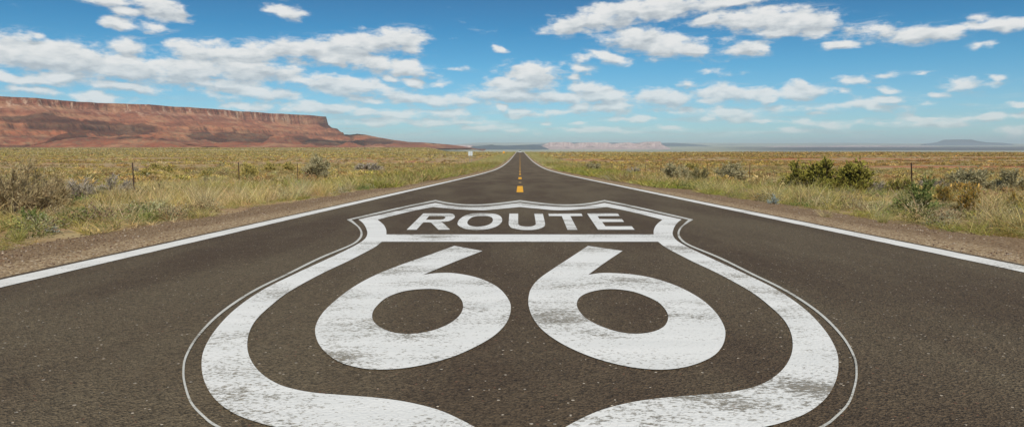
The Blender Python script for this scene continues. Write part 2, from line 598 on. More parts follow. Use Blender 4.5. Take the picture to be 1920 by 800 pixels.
# far valley: bands of dark scrub, pale grass and bare pink soil
fv = t.noise(t.scale(p, (0.00030, 0.00055, 0)), 1.0, 7, 0.70)
fv2 = t.noise(t.scale(p, (0.0003, 0.0012, 0)), 1.0, 4, 0.6)
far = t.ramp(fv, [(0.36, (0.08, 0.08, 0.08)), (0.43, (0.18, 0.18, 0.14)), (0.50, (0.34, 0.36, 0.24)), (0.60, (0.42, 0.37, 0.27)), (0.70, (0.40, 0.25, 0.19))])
far = t.mix(t.mapr(fv2, 0.54, 0.7, 0, 0.5), far, (0.10, 0.095, 0.09))
uu = t.math('DIVIDE', x, t.math('MAXIMUM', y, 10.0))
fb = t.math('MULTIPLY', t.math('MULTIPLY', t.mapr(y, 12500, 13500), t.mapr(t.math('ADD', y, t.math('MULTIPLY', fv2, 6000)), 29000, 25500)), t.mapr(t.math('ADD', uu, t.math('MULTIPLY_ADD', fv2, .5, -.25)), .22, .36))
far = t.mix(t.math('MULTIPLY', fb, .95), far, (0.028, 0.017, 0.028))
c = t.mix(t.mapr(y, 6000, 9000), c, far)
pbsdf(t, out, c, 0.95, 0.1, n2, 0.6, 0.05)

ang = np.concatenate([np.radians(np.arange(-50, 50, 0.3)), np.radians(np.arange(50, 310, 4.0))])
rad = np.concatenate([np.geomspace(0.6, 2000, 300), np.geomspace(2060, 45500, 110)])
A, R = np.meshgrid(ang, rad)
GX, GY = R * np.sin(A), R * np.cos(A)
GZ = ground_z(GX, GY)
V = np.stack([GX, GY, GZ], -1).reshape(-1, 3)
F = grid_faces(len(rad), len(ang), wrap=True)
F = F[:, ::-1]
F = np.concatenate([F, np.stack([np.zeros(len(ang) - 2, int), np.arange(1, len(ang) - 1), np.arange(2, len(ang)), np.arange(2, len(ang))], -1)[:, :4]])
# the small centre hole under the camera is closed with quads across the first ring
F = F[:-(len(ang) - 2)]
n0 = len(ang)
cidx = len(V)
V = np.vstack([V, [[0, 0, float(ground_z(0, 0))]]])
half = n0 // 2
cap = []
for k in range(0, n0 - 1, 2):
    cap.append((cidx, k, k + 1, (k + 2) % n0))
F = np.concatenate([F, np.array(cap)])
tag(np_mesh('ground', V, F, m_ground, smooth=True), kind='structure')

# ---------------------------------------------------------------- road, shoulders
XL, XR = -3.51, 3.89
ys = np.concatenate([np.arange(-30, 200, 1.0), np.arange(200, 1500, 6.0)])


def strip(name, xs_fn, mat, dz, rows=ys, kind='structure', z_fn=None):
    VV = []
    for yv in rows:
        xs = xs_fn(yv)
        for k, xv in enumerate(xs):
            VV.append((xv, yv, float(P(yv)) + (dz[k] if hasattr(dz, '__len__') else dz)))
    nc = len(xs_fn(rows[0]))
    F = grid_faces(len(rows), nc)
    return tag(np_mesh(name, np.array(VV), F, mat), kind=kind)


def ragged(yv, s):
    return (float(fbm(yv * 1.7, s, 3, 11)) - .5) * .10


ysr = np.concatenate([np.arange(-10, 60, .15), np.arange(60, 200, 1.0), np.arange(200, 1500, 6.0)])
strip('road', lambda yv: (XL - .27 + ragged(yv, 1), XL - .2, 0, XR + .2, XR + .27 + ragged(yv, 5)), m_asphalt, [-0.02, 0, 0, 0, -0.02], ysr)

m_gravel, t, out = material('gravel')
p = pos(t)
x, y, z = t.sep(p)
v1 = t.new('ShaderNodeTexVoronoi'); t.put(v1.inputs['Vector'], p); v1.inputs['Scale'].default_value = 48
cc = t.sep(v1.outputs['Color'])
stone = t.ramp(cc[0], [(0.0, (0.11, 0.070, 0.042)), (0.3, (0.23, 0.160, 0.095)), (0.62, (0.36, 0.27, 0.17)), (0.86, (0.48, 0.38, 0.26)), (0.97, (0.66, 0.57, 0.45))])
gn = t.noise(t.scale(p, (1.2, 0.35, 1)), 1.0, 4, 0.6)
ax = t.math('ABSOLUTE', t.math('SUBTRACT', x, 0.19))
band = t.math('ADD', ax, t.math('MULTIPLY_ADD', gn, 0.8, -0.4))
dark = t.mapr(band, 4.2, 4.75, smooth=True)
tint = t.mix(dark, (1.16, 1.12, .98), (0.68, 0.60, 0.48))
c = t.mix(1.0, stone, tint, 'MULTIPLY')
fine = t.noise(p, 25, 4, 0.7)
c = t.mix(t.mapr(fine, 0.42, 0.62, 0, .6), c, (0.30, 0.215, 0.14))
pbsdf(t, out, c, 0.92, 0.15, t.math('SUBTRACT', 1.0, v1.outputs['Distance']), 0.9, 0.018)
ysg = np.concatenate([np.arange(-10, 60, .5), np.arange(60, 200, 2.0), np.arange(200, 1500, 8.0)])


def shoulder(sign, x0):
    VV = []
    offs = [0.0, .3, .7, 1.1, 1.5, 1.9, 2.4]
    dz = [-0.012, -0.016, -.024, -.040, -.058, -.075, -.16]
    for yv in ysg:
        k = 1 + (float(fbm(yv * .5, sign, 3, 2)) - .5) * .35
        for o_, d_ in zip(offs, dz):
            VV.append((x0 + sign * o_ * k, yv, float(P(yv)) + d_ + (float(vnoise(yv * 1.3, o_ * 3, 4)) - .5) * .012))
    F = grid_faces(len(ysg), len(offs))
    if sign < 0:
        F = F[:, ::-1]
    return tag(np_mesh('gravel_shoulder', np.array(VV), F, m_gravel, smooth=True), kind='structure')


shoulder(-1, XL - .12)
shoulder(1, XR + .12)
LW = .115
strip('road_edge_line', lambda yv: (XL - LW + ragged(yv * 2, 31) * .16, XL + LW + ragged(yv * 2, 33) * .16), m_paint_side, 0.004, ysr)
strip('road_edge_line', lambda yv: (XR - LW + ragged(yv * 2, 35) * .16, XR + LW + ragged(yv * 2, 37) * .16), m_paint_side, 0.004, ysr)

# centre dashes (y0, y1, width, material)
dash_rows = [(22.2, 28.9, .205, m_yellow, 'nearest yellow centre dash just beyond the painted shield', None),
             (33.6, 36.2, .13, m_yellow_old, 'faded short centre dash remnant between the two brightest yellow dashes', None),
             (43.4, 50.5, .20, m_yellow, 'second bright yellow centre dash, beyond the faded remnant', None)]
yv = 61.5
while yv < 700:
    dash_rows.append((yv, yv + 6.5, .15, m_yellow, 'small distant yellow dash of the broken centre line towards the crest', 'distant centre line dashes'))
    yv += 15.5
for (a, b, wd, mt, lab, grp) in dash_rows:
    seg = np.linspace(a, b, 6)
    cy_ = (a + b) / 2
    cz_ = float(P(cy_))
    VV = []
    for q in seg:
        VV += [(-wd / 2, q - cy_, float(P(q)) + .004 - cz_), (wd / 2, q - cy_, float(P(q)) + .004 - cz_)]
    o = np_mesh('centre_line_dash', np.array(VV), grid_faces(6, 2), mt)
    o.location = (0.0, cy_, cz_)
    tag(o, lab, 'road marking', grp)


# ---------------------------------------------------------------- painted shield
def pg(px, py):
    """a point of the photograph on the near road plane"""
    d = px_dir(px, py)
    s = -CAM_Z / (d.z + SLOPE * d.y)
    return (d.x * s, d.y * s)


def smooth_path(pts, closed=False, n=6):
    """Catmull-Rom through the points; a point given with a third value is a corner"""
    out = []
    N = len(pts)
    segs = N if closed else N - 1
    for i in range(segs):
        p1, p2 = pts[i], pts[(i + 1) % N]
        p0 = pts[(i - 1) % N] if (closed or i > 0) else p1
        p3 = pts[(i + 2) % N] if (closed or i < N - 2) else p2
        if len(p1) > 2: p0 = p1
        if len(p2) > 2: p3 = p2
        steps = n
        if len(p1) > 2 and len(p2) > 2:
            steps = 2
        for k in range(steps):
            s = k / steps
            q = []
            for c in (0, 1):
                a0, a1, a2, a3 = p0[c], p1[c], p2[c], p3[c]
                m1 = (a2 - a0) / 2 if len(p1) <= 2 else (a2 - a1)
                m2 = (a3 - a1) / 2 if len(p2) <= 2 else (a2 - a1)
                q.append((2 * s**3 - 3 * s**2 + 1) * a1 + (s**3 - 2 * s**2 + s) * m1 + (-2 * s**3 + 3 * s**2) * a2 + (s**3 - s**2) * m2)
            out.append(tuple(q))
    if not closed:
        out.append(tuple(pts[-1][:2]))
    return out


def mirror(path):
    return [(1950 - q[0],) + tuple(q[1:]) for q in reversed(path)]


def paint_poly(name, loops, mat, parent, lift=0.004, ground=False):
    """flat paint: first loop outer, the others holes; photograph points on the road plane"""
    L3 = []
    for lp in loops:
        g = lp if ground else [pg(*q[:2]) for q in lp]
        L3.append([Vector((a, b, 0)) for a, b in g])
    tris = tessellate_polygon(L3)
    flat = [v for lp in L3 for v in lp]
    bm = bmesh.new()
    vs = [bm.verts.new((v.x, v.y, -SLOPE * v.y + lift)) for v in flat]
    for tr in tris:
        try:
            bm.faces.new([vs[i] for i in tr])
        except ValueError:
            pass
    bmesh.ops.recalc_face_normals(bm, faces=bm.faces)
    for f in bm.faces:
        if f.normal.z < 0:
            f.normal_flip()
    return bm_obj(name, bm, mat, parent)


shield = empty('route_shield_marking', (0, 0, 0), label='huge worn white highway shield reading ROUTE 66 painted on the asphalt', cat='road marking')
# left halves, from the top centre down
thick_out = [(975, 380.2, 1), (950, 383.5), (925, 386.3), (895, 388.3), (865, 387.6), (840, 384.8), (816.5, 380.5, 1), (775, 388.8), (720, 401), (672, 411.5, 1),
             (681, 419), (687, 429.5), (688.5, 440), (681, 451), (657.5, 465), (614.5, 485.5), (555, 513), (491, 545), (440, 581), (404, 619), (383, 655), (378, 685),
             (383.5, 716), (402, 748), (436, 774.5), (478.5, 791.5), (520, 802), (600, 815), (690, 828), (780, 852), (860, 890), (930, 945), (975, 1000, 1)]
panel_in = [(975, 388.2, 1), (945, 391), (905, 394.3), (860, 392.6), (812.5, 388.3, 1), (780, 394.3), (745, 402.5), (708, 412, 1), (719, 421.5), (724, 431), (724.5, 439.8, 1)]
low_in = [(716, 453.5, 1), (703, 463.5), (679, 476.5), (648.5, 492), (610, 510), (572, 530), (538, 550), (512, 570), (482, 598), (467, 625), (464, 655), (474, 682), (495, 705), (529, 724),
          (580, 736), (640, 741.5), (708, 747), (767, 755.5), (823, 770), (870, 791), (905, 812), (945, 845), (975, 880, 1)]
thin_out = [(975, 375.2, 1), (950, 378.5), (925, 381.3), (895, 383.2), (865, 382.5), (840, 379.6), (816.5, 375, 1), (760, 386.4), (700, 400), (650, 411.8, 1),
            (661, 418.5), (671.5, 427), (676, 438), (671, 448.5), (654, 460), (597.5, 483.5), (538, 513), (470, 547), (410.5, 587.5), (369, 630), (347, 668), (342, 696),
            (345, 723.5), (357, 757.5), (380, 783), (402, 800), (450, 822), (520, 840), (600, 858), (700, 880), (800, 920), (900, 990), (975, 1060, 1)]
thin_in = [(975, 378.4, 1), (950, 381.6), (925, 384.2), (895, 386.1), (865, 385.4), (840, 382.6), (816.5, 378, 1), (762, 388.9), (705, 402), (659.5, 412, 1),
           (667, 419), (676, 428), (679.8, 438.5), (675.5, 449), (658.5, 461), (602, 485), (542.5, 514.5), (474.5, 548.5), (415, 589), (373, 631.5), (351, 669), (346, 696.5),
           (349, 722.5), (361, 755.5), (384, 780.5), (407, 797.5), (455, 819), (525, 837), (605, 855), (705, 877), (805, 916), (903, 984), (975, 1052, 1)]


def full(path, n=6):
    lft = smooth_path(path, n=n)
    rgt = [(1950 - a, b) for a, b in reversed(lft)]
    return lft + rgt[1:-1]


# border: outer loop with the two inner openings (name panel, number field)
panel_l = smooth_path(panel_in)
panel_loop = panel_l + [(1950 - a, b) for a, b in reversed(panel_l)][:-1]
low_l = smooth_path(low_in)
low_loop = low_l + [(1950 - a, b) for a, b in reversed(low_l)][1:]
paint_poly('shield_border', [full(thick_out), panel_loop, low_loop], m_paint, shield)
paint_poly('outline', [full(thin_out), full(thin_in)], m_thin, shield)

six_l = [(852, 461.2, 1), (904.5, 470.8, 1), (848, 493), (793, 515.6, 1), (820, 512.4), (852, 512.6), (895, 521), (932, 538), (953, 561), (957.7, 581), (950, 605), (929, 628), (895, 649),
         (853, 668), (810, 681), (767, 689.7), (725, 693.5), (682, 691.6), (640, 681), (614, 664.5), (597.5, 645), (591, 624), (593.5, 607), (606, 586), (631, 562), (665, 537), (704, 516), (750, 497.5), (800, 480)]
hole_l = [(806, 542), (840, 546.6), (861, 557.5), (868.3, 573), (863, 590), (844, 606.5), (812, 620), (776, 626.3), (742, 625), (716, 616), (701.5, 604.5), (697.8, 591), (704.5, 576.5), (725, 558.5), (760, 546)]
six_r = [(1102.4, 461.4, 1), (1167.4, 470.6, 1), (1134, 493), (1102.8, 515.6, 1), (1126, 512.4), (1152, 512.5), (1194, 516), (1236, 525), (1279, 541), (1317, 563), (1343, 587.5), (1357, 611), (1360, 629), (1355, 648),
         (1342, 664.5), (1321, 677), (1291, 687.5), (1257, 693), (1223, 693.4), (1181, 688.7), (1138, 679), (1096, 665), (1053.5, 645), (1019.5, 621.5), (1000, 598), (992, 577), (990.8, 560), (996, 541), (1011, 523), (1036, 505), (1068, 484)]
hole_r = [(1143, 542.4), (1181, 546), (1211, 555.5), (1236, 568.5), (1250, 585), (1252.4, 599), (1244.5, 613), (1223.5, 622.8), (1194, 626.5), (1160, 623), (1126, 612), (1100, 598), (1086, 583.5), (1081.5, 570.5), (1088, 557), (1110, 547)]
o = paint_poly('numeral', [smooth_path(six_l, True), smooth_path(hole_l, True)], m_paint, shield)
o = paint_poly('numeral', [smooth_path(six_r, True), smooth_path(hole_r, True)], m_paint, shield)


def lt(ox, pts):
    """letter points measured on an 8.35x enlargement that starts at (ox, 390)"""
    return [(ox + q[0] / 8.348, 390 + q[1] / 8.348) + tuple(q[2:]) for q in pts]


R_o = lt(755, [(322, 86, 1), (740, 86, 1), (790, 98), (817, 128), (800, 165), (740, 200), (670, 215), (598, 218, 1), (640, 245), (742, 340, 1), (560, 342, 1), (468, 252), (440, 232), (405, 226, 1), (322, 226, 1), (218, 342, 1), (62, 342, 1)])
R_h = lt(755, [(412, 128, 1), (620, 128, 1), (660, 136), (670, 152), (640, 176), (590, 185, 1), (364, 185, 1)])
O_o = lt(755, [(1200, 82), (1330, 83), (1450, 95), (1530, 130), (1557, 180), (1540, 235), (1460, 295), (1330, 332), (1170, 345), (1040, 340), (930, 310), (868, 270), (862, 225), (900, 170), (985, 115), (1090, 90)])
O_h = lt(755, [(1240, 125), (1330, 128), (1395, 150), (1412, 190), (1390, 235), (1320, 272), (1210, 292), (1110, 290), (1040, 270), (1012, 235), (1030, 190), (1090, 145), (1160, 130)])
U_a = lt(755, [(1670, 88, 1), (1808, 88, 1), (1808, 230), (1822, 268), (1880, 288), (1950, 294)])
U_b = lt(965, [(270, 288), (318, 268), (330, 235), (306, 88, 1), (440, 88, 1), (474, 235), (465, 285), (400, 322), (300, 342), (190, 345), (90, 340), (0, 325)])
U_c = lt(755, [(1700, 310), (1665, 270), (1660, 225)])
T_ = lt(965, [(525, 88, 1), (1045, 88, 1), (1064, 126, 1), (872, 128, 1), (983, 342, 1), (826, 342, 1), (738, 128, 1), (536, 126, 1)])
E_ = lt(965, [(1132, 86, 1), (1612, 86, 1), (1642, 126, 1), (1298, 128, 1), (1326, 174, 1), (1678, 174, 1), (1712, 218, 1), (1368, 220, 1), (1420, 288, 1), (1832, 288, 1), (1878, 341, 1), (1304, 342, 1)])
for loops in ([smooth_path(R_o, True), smooth_path(R_h, True)], [smooth_path(O_o, True), smooth_path(O_h, True)],
              [smooth_path(U_a + U_b + U_c, True)], [smooth_path(T_, True)], [smooth_path(E_, True)]):
    paint_poly('letter', loops, m_paint, shield)

# ---------------------------------------------------------------- rock materials and far land
def rock_material(name, mode):
    m, t, out = material(name)
    p = pos(t)
    x, y, z = t.sep(p)
    zn = t.math('ADD', z, t.math('MULTIPLY_ADD', t.noise(p, 0.004, 3), 50, -25))
    fl = t.noise(t.scale(p, (0.03, 0.03, 0.004)), 1.0, 5, 0.65)
    pt = t.noise(t.scale(p, (0.0045, 0.0045, 0.022)), 1.0, 7, 0.68)
    fine = t.noise(p, 0.05, 5, 0.7)
    if mode == 'near':
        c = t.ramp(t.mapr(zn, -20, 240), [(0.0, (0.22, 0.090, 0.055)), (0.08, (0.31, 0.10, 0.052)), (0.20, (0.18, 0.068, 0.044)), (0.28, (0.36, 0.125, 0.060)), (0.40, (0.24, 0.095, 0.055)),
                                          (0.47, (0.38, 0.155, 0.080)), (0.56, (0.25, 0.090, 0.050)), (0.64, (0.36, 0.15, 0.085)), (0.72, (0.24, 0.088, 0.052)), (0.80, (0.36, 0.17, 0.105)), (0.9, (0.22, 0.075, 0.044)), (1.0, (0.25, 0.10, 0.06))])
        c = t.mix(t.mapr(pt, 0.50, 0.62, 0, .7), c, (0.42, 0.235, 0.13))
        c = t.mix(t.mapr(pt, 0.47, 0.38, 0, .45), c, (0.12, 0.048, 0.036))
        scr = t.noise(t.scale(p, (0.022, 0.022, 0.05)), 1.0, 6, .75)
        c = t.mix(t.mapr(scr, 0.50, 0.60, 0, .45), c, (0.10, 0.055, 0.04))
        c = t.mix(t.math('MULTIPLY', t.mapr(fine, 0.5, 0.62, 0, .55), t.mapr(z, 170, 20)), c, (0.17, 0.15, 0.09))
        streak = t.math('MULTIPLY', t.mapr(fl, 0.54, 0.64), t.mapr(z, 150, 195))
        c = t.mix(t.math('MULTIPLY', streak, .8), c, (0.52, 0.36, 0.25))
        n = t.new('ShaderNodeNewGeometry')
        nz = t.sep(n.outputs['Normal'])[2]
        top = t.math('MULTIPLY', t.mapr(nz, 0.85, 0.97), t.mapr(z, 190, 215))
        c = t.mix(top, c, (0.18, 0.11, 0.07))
    elif mode == 'pink':
        c = t.mix(t.mapr(fl, 0.4, 0.6), (0.34, 0.23, 0.23), (0.50, 0.40, 0.37))
        c = t.mix(t.mapr(pt, 0.55, 0.66, 0, .8), c, (0.10, 0.09, 0.08))
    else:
        c = t.mix(t.mapr(pt, 0.4, 0.6), (0.035, 0.05, 0.08), (0.055, 0.07, 0.095))  # dark scrub, with the blue of distant haze put into its base colour
    pbsdf(t, out, c, 0.95, 0.1, t.math('ADD', fine, fl), 0.8 if mode == 'near' else .4, 6.0)
    return m


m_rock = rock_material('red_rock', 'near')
m_pink = rock_material('pale_pink_rock', 'pink')
m_dark = rock_material('dark_scrub_haze_tint', 'dark')


def mesa():
    B = np.array([-1538.0, 5900.0]); d = np.array([0.351, 0.936])
    nrm = np.array([0.936, -0.351])             # outwards, towards the road
    L1 = 6300.0
    tA = np.arange(-L1, 0, 6.5)
    a1 = math.atan2(nrm[1], nrm[0])
    d2 = np.array([-0.93, 0.36])
    n2_ = np.array([0.36, 0.93])
    a2 = math.atan2(n2_[1], n2_[0])
    arc = np.linspace(0, 1, 120)
    Rr = 70.0
    C = B - nrm * Rr
    P0 = [C + nrm * Rr + d * t_ for t_ in tA]
    N0 = [nrm] * len(tA)
    for s_ in arc:
        an = a1 + (a2 - a1) * s_
        v = np.array([math.cos(an), math.sin(an)])
        P0.append(C + v * Rr); N0.append(v)
    tB = np.arange(20, 2600, 26.0)
    for t_ in tB:
        P0.append(C + n2_ * Rr + d2 * t_); N0.append(n2_)
    P0 = np.array(P0); N0 = np.array(N0)
    seg = np.concatenate([[0], np.cumsum(np.linalg.norm(np.diff(P0, axis=0), axis=1))])
    tt = seg - L1
    s = np.concatenate([[-900, -400, -150, -60, -20, -6], np.linspace(0, 16, 7)[0:], np.geomspace(20, 1150, 130)])
    T, Sg = np.meshgrid(tt, s, indexing='ij')
    # the cliff edge meanders: alcoves and buttresses
    alc = (fbm(T / 420, T * 0, 4, 21) - .5) * 170 + (np.abs(fbm(T / 95, T * 0, 3, 33) - .5)) * 60
    tipf = 1 - sstep(T, -350, -60)
    alc = alc * tipf
    Hc = 232 + (fbm(T / 300, T * 0, 3, 8) - .5) * 9
    clf = 36 + 34 * sstep(T, -1500, -200) + (fbm(T / 130, T * 0, 3, 4) - .5) * 22
    base = -16.0
    run = 1050 - 480 * sstep(T, -900, 100) + (fbm(T / 500, T * 0, 3, 5) - .5) * 260
    q = np.clip((Sg - 16) / run, 0, 1)
    prof = (1 - q) ** 2.05
    top_t = Hc - clf
    zt = base + (top_t - base) * prof
    # ledge half way down the slope
    led = sstep(zt, 92, 100) * (1 - sstep(zt, 118, 150)) * (fbm(T / 200, T * 0, 3, 41)) * 26
    zt = zt + led
    g = fbm(T / 190 + Sg / 500, Sg / 420, 5, 14)
    rid = 1 - np.abs(2 * g - 1)
    g2 = 1 - np.abs(2 * fbm(T / 42 + Sg / 500, Sg / 260, 4, 15) - 1)
    env = np.sin(np.pi * np.clip(q, 0, 1) ** .7)
    zt = zt - (rid ** 3) * 24 * env - (g2 ** 2) * 6 * env
    zt = zt + 5.5 * np.sin(zt / 5.6 + 5 * fbm(T / 400, Sg / 400, 3, 51)) * env
    hum = np.maximum(fbm(T / 330, Sg / 230, 4, 77) - .52, 0) * 240 * sstep(q, .42, .70) * (1 - sstep(q, .85, 1))
    zt = zt + hum + (fbm(T / 30, Sg / 30, 3, 78) - .5) * 5 * sstep(q, 0, .05) * (1 - sstep(q, .8, 1))
    zc = Hc - clf * np.clip(Sg / 16, 0, 1)
    Z = np.where(Sg <= 0, Hc + (fbm(T / 60, Sg / 60, 3, 6) - .5) * 5 * (Sg < 0), np.where(Sg <= 16, zc, zt))
    Z = np.where(q >= 1, base - 6, Z)
    flute = (fbm(T / 22, Z / 60, 3, 61) - .5) * 16 * (Sg > -1) * (1 - sstep(Sg, 16, 120)) * tipf
    off = Sg + alc * np.where(Sg < -100, .2, 1) + flute
    XY = P0[:, None, :] + N0[:, None, :] * off[..., None]
    V = np.concatenate([XY, Z[..., None]], -1).reshape(-1, 3)
    F = grid_faces(len(tt), len(s))
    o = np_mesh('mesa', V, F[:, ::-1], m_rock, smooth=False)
    tag(o, kind='structure')


mesa()


def ridge(name, pts, Y, mat, base, cliff=.35, run=500, back=1500, gully=20, seed=1, step=None, gs=120, side=0.0):
    """a line of cliffs or hills whose top edge runs through the given skyline points"""
    u = np.array([px_azel(a, b)[0] for a, b in pts]); e = np.array([px_azel(a, b)[1] for a, b in pts])
    X = np.tan(u) * Y
    zt = CAM_Z + e * Y * np.sqrt(1 + np.tan(u) ** 2)
    step = step or Y / 1400
    xs = np.arange(X[0], X[-1], step)
    top = np.interp(xs, X, zt)
    s = np.concatenate([[-back, -back * .6, -back * .2, -back * .03], np.linspace(0, .04, 4) * run, np.geomspace(.05, 1, 40) * run])
    T, Sg = np.meshgrid(xs, s, indexing='ij')
    H = top[:, None] - base
    H = np.repeat(H, len(s), 1)
    q = np.clip(Sg / run, 0, 1)
    fr = np.where(q < .04, 1 - cliff * q / .04, (1 - cliff) * (1 - (np.clip(q, .04, 1) - .04) / .96) ** 1.7)
    bk = np.where(Sg < -back * .5, 1 - sstep(-Sg, back * .5, back), 1)
    Z = base + H * np.where(Sg < 0, bk, fr)
    alc = (fbm(T / gs / 3, T * 0, 4, seed) - .5) * gully * 9 + np.abs(fbm(T / gs, T * 0, 3, seed + 3) - .5) * gully * 4
    g = 1 - np.abs(2 * fbm(T / gs, Sg / (gs * 4), 4, seed + 5) - 1)
    Z = Z - g ** 2 * gully * np.sin(np.pi * q ** .6) * np.clip(H / (H.max() + 1), .05, 1)
    Z = Z + (fbm(T / (gs * .4), Sg / (gs * .4), 3, seed + 9) - .5) * gully * .2
    Yy = Y - Sg + alc * (Sg > -1)
    XX = T * (1 + side * (Yy - Y) / Y)
    V = np.stack([XX, Yy, Z], -1).reshape(-1, 3)
    return tag(np_mesh(name, V, grid_faces(len(xs), len(s))[:, ::-1], mat), kind='structure')


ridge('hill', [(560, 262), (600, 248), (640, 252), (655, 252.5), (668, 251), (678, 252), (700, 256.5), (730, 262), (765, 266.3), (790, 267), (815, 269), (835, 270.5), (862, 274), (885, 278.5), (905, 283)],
      6150, m_rock, -30, cliff=.06, run=620, back=700, gully=16, seed=31, gs=90)
ridge('hill', [(690, 276), (720, 271), (745, 268.5), (775, 269.5), (800, 271), (830, 276), (850, 281)],
      5350, m_rock, -18, cliff=.04, run=330, back=260, gully=8, seed=37, gs=60)
ridge('hill', [(330, 279), (370, 273), (410, 268), (450, 266), (500, 268), (560, 271), (620, 276), (680, 280)],
      3500, m_rock, -12, cliff=.04, run=260, back=240, gully=8, seed=47, gs=60)
ridge('hill', [(60, 272), (110, 262), (160, 257), (215, 262), (260, 259), (320, 266), (380, 275)],
      2900, m_rock, -12, cliff=.04, run=240, back=240, gully=8, seed=57, gs=50)
ridge('pale_cliffs', [(760, 271), (800, 271.5), (865, 272), (884, 272.5), (889, 277), (893, 283)], 15500, m_pink, -100, cliff=.5, run=1400, back=2500, gully=40, seed=3, gs=320)
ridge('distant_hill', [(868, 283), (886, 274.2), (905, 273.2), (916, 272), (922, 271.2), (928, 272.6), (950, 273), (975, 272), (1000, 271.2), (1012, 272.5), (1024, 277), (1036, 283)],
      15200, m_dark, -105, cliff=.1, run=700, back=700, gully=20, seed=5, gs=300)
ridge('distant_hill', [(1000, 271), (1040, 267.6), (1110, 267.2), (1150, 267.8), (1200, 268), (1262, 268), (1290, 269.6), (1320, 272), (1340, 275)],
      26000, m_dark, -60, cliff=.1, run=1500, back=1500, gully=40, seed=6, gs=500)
ridge('pale_cliffs', [(1006, 282), (1016, 275), (1022, 270), (1030, 267.2), (1050, 266.5), (1068, 266.8), (1078, 270.5), (1086, 268), (1100, 267.2), (1140, 267.4), (1150, 271), (1165, 268), (1180, 267), (1196, 271), (1204, 268), (1215, 266), (1232, 265.8), (1238, 265.5), (1241, 271), (1262, 281)],
      15800, m_pink, -100, cliff=.45, run=1300, back=2500, gully=46, seed=9, gs=260)
ridge('pale_cliffs', [(1420, 276), (1450, 274.2), (1500, 273.6), (1540, 274.4), (1580, 273.2), (1640, 273), (1690, 273.6), (1740, 274), (1790, 276)], 24000, m_pink, -60, cliff=.5, run=700, back=700, gully=20, seed=19, gs=260)
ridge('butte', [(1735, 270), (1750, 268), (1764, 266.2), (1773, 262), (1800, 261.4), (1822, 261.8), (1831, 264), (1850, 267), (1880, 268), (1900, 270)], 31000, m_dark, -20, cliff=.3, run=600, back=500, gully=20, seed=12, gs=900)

# unseen clouds added high over the left, to lay shadows on the mesa
m_cloud, t, out = material('shadow_cloud_white')
bs = t.new('ShaderNodeBsdfDiffuse'); bs.inputs[0].default_value = (.85, .86, .88, 1)
tb = t.new('ShaderNodeBsdfTransparent'); mx = t.new('ShaderNodeMixShader')
mx.inputs[0].default_value = .62
t.l.new(bs.outputs[0], mx.inputs[1]); t.l.new(tb.outputs[0], mx.inputs[2])
t.l.new(mx.outputs[0], out.inputs[0])


def shadow_cloud(target, size, seed):
    bm = bmesh.new()
    bmesh.ops.create_icosphere(bm, subdivisions=5, radius=1)
    for v in bm.verts:
        n = float(fbm(v.co.x * 1.4 + seed, v.co.y * 1.4 + v.co.z, 4, seed))
        k = .45 + 1.1 * n
        v.co.x *= k * size[0]; v.co.y *= k * size[1]
        v.co.z *= k * (size[2] if v.co.z > 0 else size[2] * .3)
    o = bm_obj('shadow_cloud', bm, m_cloud, smooth=True)
    alt = 2100
    k = (alt - target[2]) / LDIR.z
    o.location = (target[0] + LDIR.x * k, target[1] + LDIR.y * k, alt)
    o.rotation_euler = (0, 0, math.radians(69.4))
    tag(o, kind='structure')


shadow_cloud((-1480, 4640, 25), (1050, 170, 110), 3)
shadow_cloud((-1240, 5230, 20), (380, 110, 80), 21)
shadow_cloud((-2110, 3660, 120), (330, 150, 90), 5)
shadow_cloud((-1830, 3130, 15), (360, 90, 80), 8)
shadow_cloud((-1180, 5900, 30), (240, 160, 80), 12)
shadow_cloud((-1460, 5950, 165), (150, 90, 60), 14)


# ---------------------------------------------------------------- plants
def plant_material(name, trans=0.3):
    m, t, out = material(name)
    a = t.new('ShaderNodeVertexColor', layer_name='tint')
    n = t.noise(pos(t), 9.0, 2)
    k = t.mapr(n, 0.3, 0.7, 0.82, 1.15)
    c = t.mix(1.0, a.outputs[0], t.comb(k, k, k), 'MULTIPLY')
    d = t.new('ShaderNodeBsdfPrincipled')
    t.put(d.inputs['Base Color'], c)
    d.inputs['Roughness'].default_value = .75
    d.inputs['Specular IOR Level'].default_value = .2
    tr = t.new('ShaderNodeBsdfTranslucent')
    t.put(tr.inputs[0], c)
    mx = t.new('ShaderNodeMixShader')
    mx.inputs[0].default_value = trans
    t.l.new(d.outputs[0], mx.inputs[1]); t.l.new(tr.outputs[0], mx.inputs[2])
    t.l.new(mx.outputs[0], out.inputs[0])
    return m


m_grass = plant_material('dry_grass', .35)
m_leaf = plant_material('leaves', .25)
m_wood = plant_material('twigs', 0.0)


